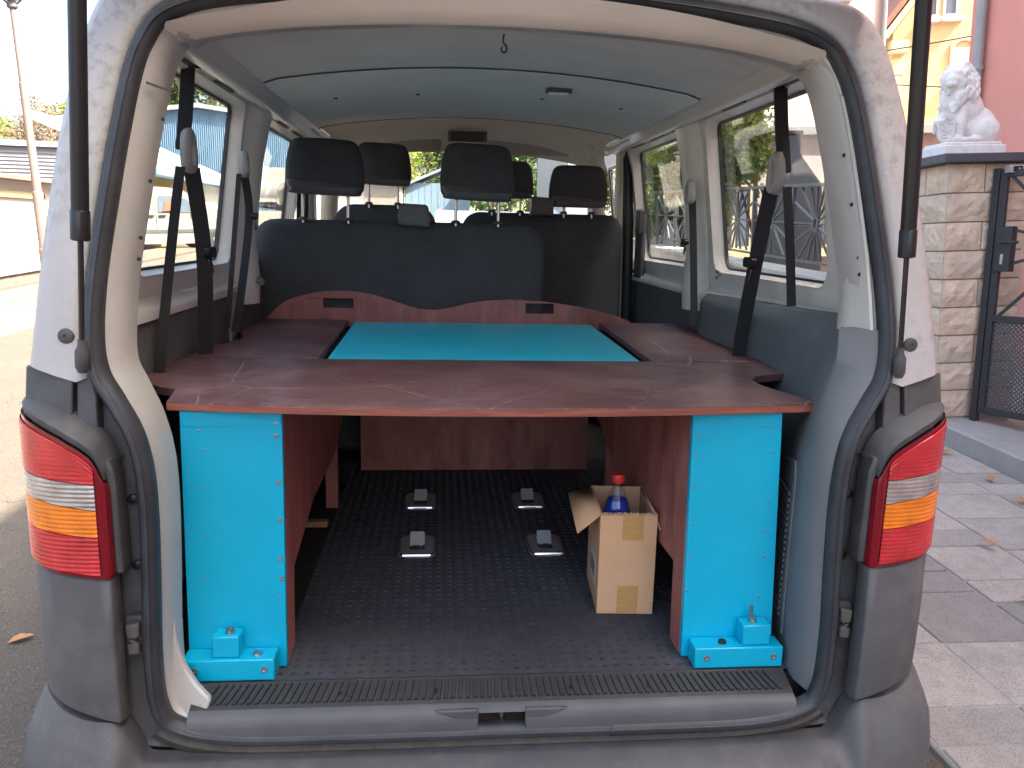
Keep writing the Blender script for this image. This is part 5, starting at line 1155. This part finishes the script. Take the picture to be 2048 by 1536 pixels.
GR = 'garden trees behind the railing'
tree((4.35, 9.6, gz(9.6)+.1), 3.2, [((-.42, -.5, 2.3), (.46, .5, .55)), ((-.45, -.3, 2.85), (.60, .6, .45)), ((-.72, -.4, 1.72), (.28, .35, .35)), ((-.9, .1, 2.5), (.5, .5, .6))], ml_green, 20000, .082, 'sunlit yellow-green garden tree right behind the railing', GR, seed=3, tr=.05)
tree((4.35, 13.2, gz(13.2)+.1), 3.4, [((-.5, -.2, 2.2), (.75, .8, .75)), ((-.3, .2, 3.0), (.8, .8, .6)), ((-.75, -.2, 1.5), (.5, .5, .5)), ((.2, .3, 2.4), (.6, .6, .7))], ml_mid, 15000, .085, 'darker green garden tree farther up the railing', GR, seed=5, tr=.06)
tree((5.6, 19.5, gz(19)+.1), 4.4, [((-1, 0, 3.0), (1.4, 1.4, 1.2)), ((0, .3, 4.0), (1.3, 1.3, 1.0)), ((-1.3, 0, 2.0), (.8, .8, .7))], ml_green, 6000, .12, 'light green tree up the street before the white house', GR, seed=8)
# shrub behind the fence
tree((3.95, 5.95, gz(6)+.2), 1.0, [((0, 0, .95), (.30, .30, .38))], ml_green, 1500, .05, 'small bright shrub behind the nearest sunburst panel', 'garden shrubs', 'shrub', 'shrub', 9, 4, .02)
# fallen leaves
m_dry = mat('dry_orange_leaf', (.42, .20, .08), .8, var=.25, vs=60)
for k, (x, y, z, rz, lab) in enumerate([(3.28, 3.43, .115, .3, 'dry leaf at the foot of the granite step, closest to the pillar'), (3.22, 2.90, .100, 1.2, 'pale dry leaf by the granite step near the picture edge'), (2.52, 1.93, .085, 2.1, 'dry orange leaf alone on a grey paving slab'),
                                   (3.14, 2.52, .09, .7, 'large tan dry leaf lying on the paving near the step'), (-1.66, 1.32, .014, .5, 'crumpled orange leaf on the shaded asphalt'), (2.32, 1.37, .062, 2.6, 'red-brown dry leaf at the picture edge on the paving')]):
    mb = MB(); pr = [(-.04, 0), (-.02, .018), (.005, .022), (.03, .012), (.045, 0), (.03, -.014), (0, -.02), (-.025, -.014)]
    mb.loft([[Vector((a, b, .004+abs(b)*.5+.1*a)) for a, b in pr], [Vector((a, b, .0055+abs(b)*.5+.1*a)) for a, b in pr]], True, True, True)
    mb.build('fallen_leaf', m_dry, None, loc=(x, y, z), rot=(0, 0, rz), label=lab, cat='leaf', group='fallen autumn leaves')

# ================================================================== LEFT-HAND SIDE AND FAR END
# street lamp
lp = empty('street_lamp', (-7.24, 13.85, gz(13.85)+.08), 'tall pale street lamp with a glazed lantern, leaning at the left kerb', 'street lamp', rot=(0, LEAN, 0))
m_post = mat('weathered_lamp_post', (.17, .135, .115), .6, var=.1, vs=10)
MB().tube([(0, 0, -.1), (0, 0, .55), (0, 0, .56), (0, 0, 1.55), (0, 0, 1.56), (0, 0, 3.4), (0, 0, 3.41), (0, 0, 4.62)], [.115, .108, .098, .090, .074, .062, .052, .046], 14).build('post', m_post, lp, smooth=40)
MB().lathe([(.05, 4.60), (.085, 4.63), (.085, 4.70), (.06, 4.74)], (0, 0, 0), 14).build('lantern_socket', m_slate, lp)
for a in range(4):
    t = a*math.pi/2+.5; MB().tube(catmull([(0, 0, 4.64), (.10*math.cos(t), .10*math.sin(t), 4.72), (.27*math.cos(t), .27*math.sin(t), 4.90)], 4), .016, 6).build('lantern_arm', m_slate, lp)
MB().lathe([(.10, 4.74), (.22, 4.84), (.285, 4.93), (.29, 5.22), (.28, 5.24)], (0, 0, 0), 20).build('lantern_bowl', mat('milky_lantern_glass', (.74, .73, .70), .3, var=.03, coat=.3), lp, smooth=60)
MB().lathe([(.31, 5.245), (.31, 5.27), (.12, 5.40), (.02, 5.42)], (0, 0, 0), 20).build('lantern_roof', m_slate, lp, smooth=40)
# low retaining wall, garage, corrugated shed
strip('forecourt', -8.55, -7.25, 8, 24, .11, m_foot)
rw = empty('low_retaining_wall', (-7.25, 9, gz(9)+.05), 'dark low retaining wall at the foot of the street lamp', 'wall', rot=(.028, LEAN, 0))
MB().box(-.12, 0, 0, 4.7, 0, .22).build('wall_body', mat('dark_rubble_wall', (.14, .12, .10), .95, var=.3, vs=9, bump=.5, bs=30), rw)
MB().box(-.16, .04, 0, 4.7, .222, .255).build('coping', m_kerb, rw, bevel=.006)
ga = empty('white_garage', (-8.6, 10, .30), 'low white garage with a flat brown eave behind the lamp post', 'garage', rot=(0, 0, 0))
m_cream = mat('cream_reveal_render', (.34, .27, .12), .9, var=.05)
MB().box(-4.2, 0, 0, 7.4, -.3, 1.96).build('wall', m_wht, ga)
MB().box(-4.5, .28, -.25, 7.6, 1.962, 2.05).build('roof_slab', mat('brown_flat_roof', (.20, .13, .11), .8), ga, bevel=.01)
for y0 in (1.2, 4.25):
    gd = empty('garage_door', (0, y0, 0), parent=ga)
    MB().box(.002, .03, 0, 2.35, .14, 1.62).build('door_leaf', mat('white_door_leaf', (.40, .38, .35), .6, var=.03), gd)
    MB().box(.002, .09, -.09, -.005, .12, 1.72).build('door_jamb', m_cream, gd); MB().box(.002, .09, 2.355, 2.47, .12, 1.72).build('door_jamb', m_cream, gd); MB().box(.002, .09, -.09, 2.47, 1.625, 1.74).build('door_lintel', m_cream, gd)
    for k in range(5): MB().box(.0305, .036, .05, 2.30, .24+k*.28, .255+k*.28).build('door_rib', m_kerb, gd)
cs = empty('corrugated_shed', (-11.2, 20.6, .5), 'grey corrugated metal shed behind the white garage', 'shed', rot=(0, 0, R(8)))
m_corr = mat('pale_corrugated_sheet', (.25, .25, .275), .5, .2, var=.06, vs=3)
mb = MB(); rows_ = []
for k in range(41):
    z = 1.55+k*.032; o = .018*math.sin(k*math.pi/1.5); rows_.append([Vector((x, o, z)) for x in (-5, -2.5, 0, 2.5)])
mb.loft(rows_, False); mb.build('sheet_wall', m_corr, cs, smooth=60)
MB().box(-5, 2.5, .05, 5, -.5, 2.82).build('shed_body', m_corr, cs)
mb = MB(); mb.prism([[(-5.2, 2.83), (2.7, 2.83), (2.7, 2.95), (-5.2, 3.02)]], lambda u, v, w_: Vector((u, -.12+w_, v)), 5.3); mb.build('shed_roof', m_zincg, cs)
MB().box(-7.5, -5.02, -.1, 5, -.5, 2.75).build('brown_lean_to', mat('brown_timber', (.16, .09, .07), .9), cs)
# yellow garages and workshop further up
yg = empty('yellow_garages', (-9.3, 25, .85), 'row of yellow and white garages under a grey roof beyond the parked van', 'garage', rot=(0, LEAN*0, 0))
MB().box(-3.5, 0, 0, 4.6, -.5, 2.1).build('yellow_wall', mat('yellow_wall_paint', (.36, .27, .10), .9, var=.04), yg)
MB().box(-3.5, 0, 4.602, 13, -.5, 2.1).build('white_wall', m_wht, yg)
for y0 in (.8, 5.2, 8.6):
    MB().box(.002, .04, y0, y0+2.6, 0, 1.5).build('garage_door', m_shut if y0 < 2 else m_wht, yg)
mb = MB(); mb.prism([[(.5, 2.1), (-3.8, 3.9), (-3.8, 4.05), (.5, 2.24)]], lambda u, v, w_: Vector((u, -.3+w_, v)), 13.6); mb.build('roof', mat('grey_blue_sheet_roof', (.22, .26, .29), .6, var=.06, vs=4, stretch=(.3, 8, 1)), yg)
bw = empty('blue_warehouse', (-12.0, 40, 1.1), 'blue corrugated warehouse gable rising behind the garages', 'warehouse')
m_bluec = mat('blue_corrugated_cladding', (.085, .155, .235), .5, var=.06, vs=3)
mb = MB(); nn_ = 480; rows_ = []
for k in range(nn_+1):
    x = -6+12*k/nn_; o = .02*math.sin(k*math.pi/2); top_ = 5.8-.115*abs(x-.2); rows_.append([Vector((x, o, z)) for z in (-.5, 2.5, top_)])
mb.loft(rows_, False); mb.build('gable_cladding', m_bluec, bw, smooth=0)
MB().box(-5.98, 5.98, .1, 14, -.5, 5.0).build('hall', m_bluec, bw)
mb = MB(); mb.prism([[(-6.3, 5.02), (.2, 5.82), (6.3, 5.08), (6.3, 5.25), (.2, 6.02), (-6.3, 5.22)]], lambda u, v, w_: Vector((u, -.25+w_, v)), 14.5); mb.build('roof', m_zincg, bw)
MB().box(1.4, 2.6, -.5, -.1, 2.7, 3.3).build('sign_board', m_wht, bw); MB().box(2.8, 5.9, -.08, -.04, 1.6, 3.0).build('red_band', mat('rusty_red_band', (.36, .14, .10), .8), bw)
ht = empty('striped_hall', (-6.5, 58, 1.6), 'white hall with a blue and red band at the far left of the street', 'building')
MB().box(-6, 3.2, 0, 12, -.5, 6.2).build('wall', m_wht, ht)
MB().box(.5, 3.25, -.06, 6, 4.9, 6.3).build('blue_band', m_bluec, ht); MB().box(.5, 3.25, -.07, 6, 3.2, 4.7).build('red_band', mat('brick_red_band', (.38, .17, .13), .85), ht)
MB().box(-6, .45, -.3, 6, 3.0, 4.4).build('canopy', m_corr, ht)
tag(MB().box(-18, -5.6, 30.5, 50, -.2, 2.02).build('raised_yard', m_drive, None, smooth=0), kind='structure')

# ---------------------------------------------------------------- vehicles
def car(name, loc, rz, label, group, prof, Wc, colour, glassrange, wheels, wr=.31, extra=None):
    """prof: side outline (y forward, z up)"""
    c = empty(name, loc, label, 'car' if 'car' in name else 'van', group, rot=(.028, 0, rz))
    pm = mat(name+'_paint', colour, .3, .1, var=.03, vs=2, coat=.8)
    mb = MB(); P = catmull([(a, b, 0) for a, b in prof], 3, True); P = [Vector((p[0], p[1])) for p in P]
    zb = min(p.y for p in P); zm = max(p.y for p in P); rings = []
    for t, ins in ((-1, .07), (-.97, .02), (-.88, 0), (.88, 0), (.97, .02), (1, .07)):
        Q = offset2(P, -ins if True else 0, True)
        rings.append([Vector(((t*Wc/2)*(1-.16*max(0, (q.y-.95))/max(.2, zm-.95)), q.x, q.y)) for q in Q])
    mb.loft(rings, True, True, True); mb.build('body', pm, c, smooth=40)
    for sx_ in (-1, 1):
        for poly in glassrange:
            mb = MB(); mb.prism([poly], lambda u, v, w_: Vector((sx_*((Wc/2)*(1-.16*max(0, (v-.95))/max(.2, zm-.95))+.004+w_), u, v)), .004); mb.build('side_window', m_hglass, c)
        for y in wheels:
            wh = empty('wheel', (sx_*(Wc/2-.09), y, wr), parent=c)
            MB().lathe([(wr*.6, -.10), (wr*.95, -.10), (wr, -.07), (wr, .07), (wr*.95, .10), (wr*.6, .10)], (0, 0, 0), 22, 'x').build('tyre', m_rub, wh, smooth=40)
            MB().lathe([(.04, -.105), (wr*.3, -.09), (wr*.62, -.098), (wr*.62, .098), (wr*.3, .09), (.04, .105)], (0, 0, 0), 14, 'x').build('rim', m_steel, wh, smooth=40)
    return c, pm
vprof = [(-2.05, .35), (-2.1, .8), (-2.08, 1.3), (-2.0, 1.66), (-1.8, 1.76), (-.5, 1.80), (.35, 1.74), (.75, 1.55), (1.25, 1.12), (1.75, 1.0), (2.05, .78), (2.1, .45), (1.95, .28), (-1.9, .28)]
c, pm = car('panel_van', (-8.75, 24.4, gz(24.4)+.02), R(-52), 'silver compact panel van parked across the road, seen through the left rear window', 'parked vehicles', vprof, 1.75, (.24, .24, .22), [[(-.28, 1.12), (.95, 1.12), (.62, 1.50), (.30, 1.60), (-.22, 1.60)]], (-1.35, 1.35))
for sx_ in (-1, 1):
    MB().box(sx_*.875-.015, sx_*.875+.025, -.62, -.42, 1.0, 1.04).build('door_handle', m_blackp, c); MB().box(sx_*.875-.015, sx_*.875+.025, -.28, -.08, 1.0, 1.04).build('door_handle', m_blackp, c)
    MB().box(sx_*.92-.06, sx_*.92+.08, .72, .86, 1.10, 1.24).build('door_mirror', m_blackp, c, bevel=.02)
    MB().box(sx_*.876-.01, sx_*.876+.016, -1.9, 1.9, .52, .62).build('sill_strip', m_trim, c); MB().box(sx_*.876-.002, sx_*.876+.003, -.36, -.35, .4, 1.6).build('door_gap', m_blackp, c)
MB().loft([[(.883, -.16+a*.0, 1.16), (.883, .20, 1.16)], [(.882, -.02, 1.50), (.882, .05, 1.52)]], False).build('orange_vest', mat('orange_red_cloth', (.55, .10, .06), .8), c)
vprof2 = [(-2.3, .4), (-2.35, 1.0), (-2.3, 1.7), (-2.1, 1.95), (-.5, 2.0), (.9, 1.92), (1.25, 1.6), (1.6, 1.22), (2.15, 1.08), (2.4, .85), (2.42, .5), (2.2, .3), (-2.1, .3)]
c, pm = car('minivan', (-7.3, 36.6, 2.02), math.pi-.25, 'pale beige people carrier in the raised yard, seen through the second left window', 'parked vehicles', vprof2, 1.9, (.24, .22, .18), [[(.0, 1.2), (1.45, 1.2), (1.15, 1.6), (.9, 1.78), (.0, 1.82)], [(-1.6, 1.2), (-.1, 1.2), (-.1, 1.82), (-1.6, 1.82)]], (-1.5, 1.55), .36)
for sx_ in (-1, 1): MB().box(sx_*1.0-.06, sx_*1.0+.08, 1.18, 1.32, 1.2, 1.4).build('door_mirror', m_blackp, c, bevel=.02)
cprof = [(-2.05, .35), (-2.1, .85), (-1.95, 1.05), (-1.5, 1.35), (-1.0, 1.5), (-.1, 1.52), (.45, 1.38), (.95, 1.06), (1.7, .96), (2.05, .78), (2.1, .45), (1.9, .27), (-1.85, .27)]
c, pm = car('white_car', (.55, 9.6, gz(9.6)), 0, 'white car parked just ahead, its roof showing through the windscreen', 'parked vehicles', cprof, 1.75, (.72, .72, .71), [[(-1.35, 1.0), (.78, 1.0), (.42, 1.32), (-.1, 1.42), (-.95, 1.42)]], (-1.3, 1.3))
MB().loft([[(-.62, -1.98, 1.06), (.62, -1.98, 1.06)], [(-.52, -1.52, 1.375), (.52, -1.52, 1.375)]], False).build('rear_window', m_hglass, c)

# ---------------------------------------------------------------- far end of the street
wb = empty('white_corner_house', (4.6, 27, .75), 'plain off-white house wall closing the street on the right, seen through the windscreen', 'house')
MB().box(-.35, 5, 0, 9, -.5, 7.2).build('wall', m_wht, wb)
mb = MB(); mb.prism([[(-.7, 7.15), (2.3, 9.0), (5.3, 7.15), (5.3, 7.3), (2.3, 9.15), (-.7, 7.3)]], lambda u, v, w_: Vector((u, -.3+w_, v)), 9.6); mb.build('roof', m_tile, wb)
window(wb, (2.4, 0, 3.6), .9, 1.3, '-y', .4)
bs_ = empty('blue_shed', (-.2, 37, 1.0), 'small light blue timber shed beyond the windscreen', 'shed')
m_bsh = mat('light_blue_boards', (.15, .23, .30), .7, var=.1, vs=3, stretch=(14, 1, .3))
MB().box(-1.6, 1.4, 0, 3, -.3, 2.55).build('wall', m_bsh, bs_)
mb = MB(); mb.prism([[(-1.9, 2.25), (.5, 3.3), (1.7, 3.0), (1.7, 3.1), (.5, 3.42), (-1.9, 2.37)]], lambda u, v, w_: Vector((u, -.2+w_, v)), 3.4); mb.build('roof', mat('pale_blue_roof', (.20, .26, .31), .6), bs_)
for k in range(10): MB().box(-1.58+k*.3, -1.565+k*.3, -.012, 0, -.3, 2.5).build('board_joint', m_cornice, bs_)
sw = empty('cream_outbuilding', (-3.2, 34, 1.0), 'cream outbuilding left of the blue shed', 'building')
MB().box(-3.0, 1.3, 0, 4, -.3, 2.45).build('wall', m_wht, sw); MB().box(-.2, 1.31, -.03, 0, -.3, 2.3).build('grey_door', m_kerb, sw); MB().box(-3.3, 1.6, -.3, 4.2, 2.452, 2.6).build('roof_slab', m_zincg, sw)
# wooded slope: ground plus separate trees
mb = MB(); rows_ = []
for j in range(9):
    y = 72+j*14; rows_.append([Vector((-120+i*20, y, 1.6+10*(j/8)**.8+3*math.sin(i*1.3+j)*j/8)) for i in range(13)])
mb.loft(rows_, False); m_hill = mat('grassy_slope', (.09, .11, .04), .95, col2=(.17, .15, .06), vs=.15, bump=.5, bs=3); tag(mb.build('hill', m_hill, None, smooth=60), kind='structure')
rt_ = random.Random(21); kk = 0
mats_ = [ml_aut, ml_dark, ml_brn, ml_green]
spots = [(-36, 60), (-31, 56), (-27.5, 52), (-24.5, 50), (-22, 53), (-19.5, 49), (-17, 56), (-14.5, 55), (-11, 57), (-8, 60), (-3.5, 56), (.5, 58), (3.5, 50), (-1, 68), (6.5, 60), (10, 64), (-20, 64), (-30, 66), (-6, 72)]
desc = ['rust and gold', 'fresh green', 'bare brownish', 'yellow-green']
where = ['farthest out on the left skyline', 'second from the left on the skyline', 'behind the corrugated shed roof', 'above the shed beside the lamp post', 'just right of the lamp post skyline', 'left of the gas strut on the skyline', 'left end above the blue warehouse', 'above the ridge of the blue warehouse', 'right end above the blue warehouse', 'left of the striped hall', 'left behind the cream outbuilding', 'right behind the blue shed', 'before the white corner house', 'on the slope behind the blue shed', 'behind the white corner house', 'right behind the white corner house', 'on the far slope behind the warehouse', 'on the far slope at the left edge', 'on the slope past the striped hall']
for k, (x, y) in enumerate(spots):
    mi = [0, 2, 3, 2, 0, 3, 1, 3, 1, 1, 3, 1, 1, 3, 1, 1, 3, 2, 1][k]; h = rt_.uniform(6.3, 8.2) if y < 62 else rt_.uniform(8, 10); rr_ = rt_.uniform(1.9, 2.7)
    if -6 < x < 5: h *= .95
    if k in (6, 7, 8, 16): h = rt_.uniform(11.5, 13)
    gzv = gz(min(y, 70))
    tree((x, y, gzv), h, [((0, 0, h*.55), (rr_, rr_, h*.26)), ((rt_.uniform(-1, 1), .5, h*.75), (rr_*.7, rr_*.7, h*.2)), ((rt_.uniform(-1.5, 1.5), -.5, h*.35), (rr_*.8, rr_*.8, h*.2))], mats_[mi], 5200 if mi != 2 else 3600, .27 if mi != 2 else .17,
         '%s tree %s' % (desc[mi], where[k]), 'trees on the far slope', seed=100+k, tr=.16)
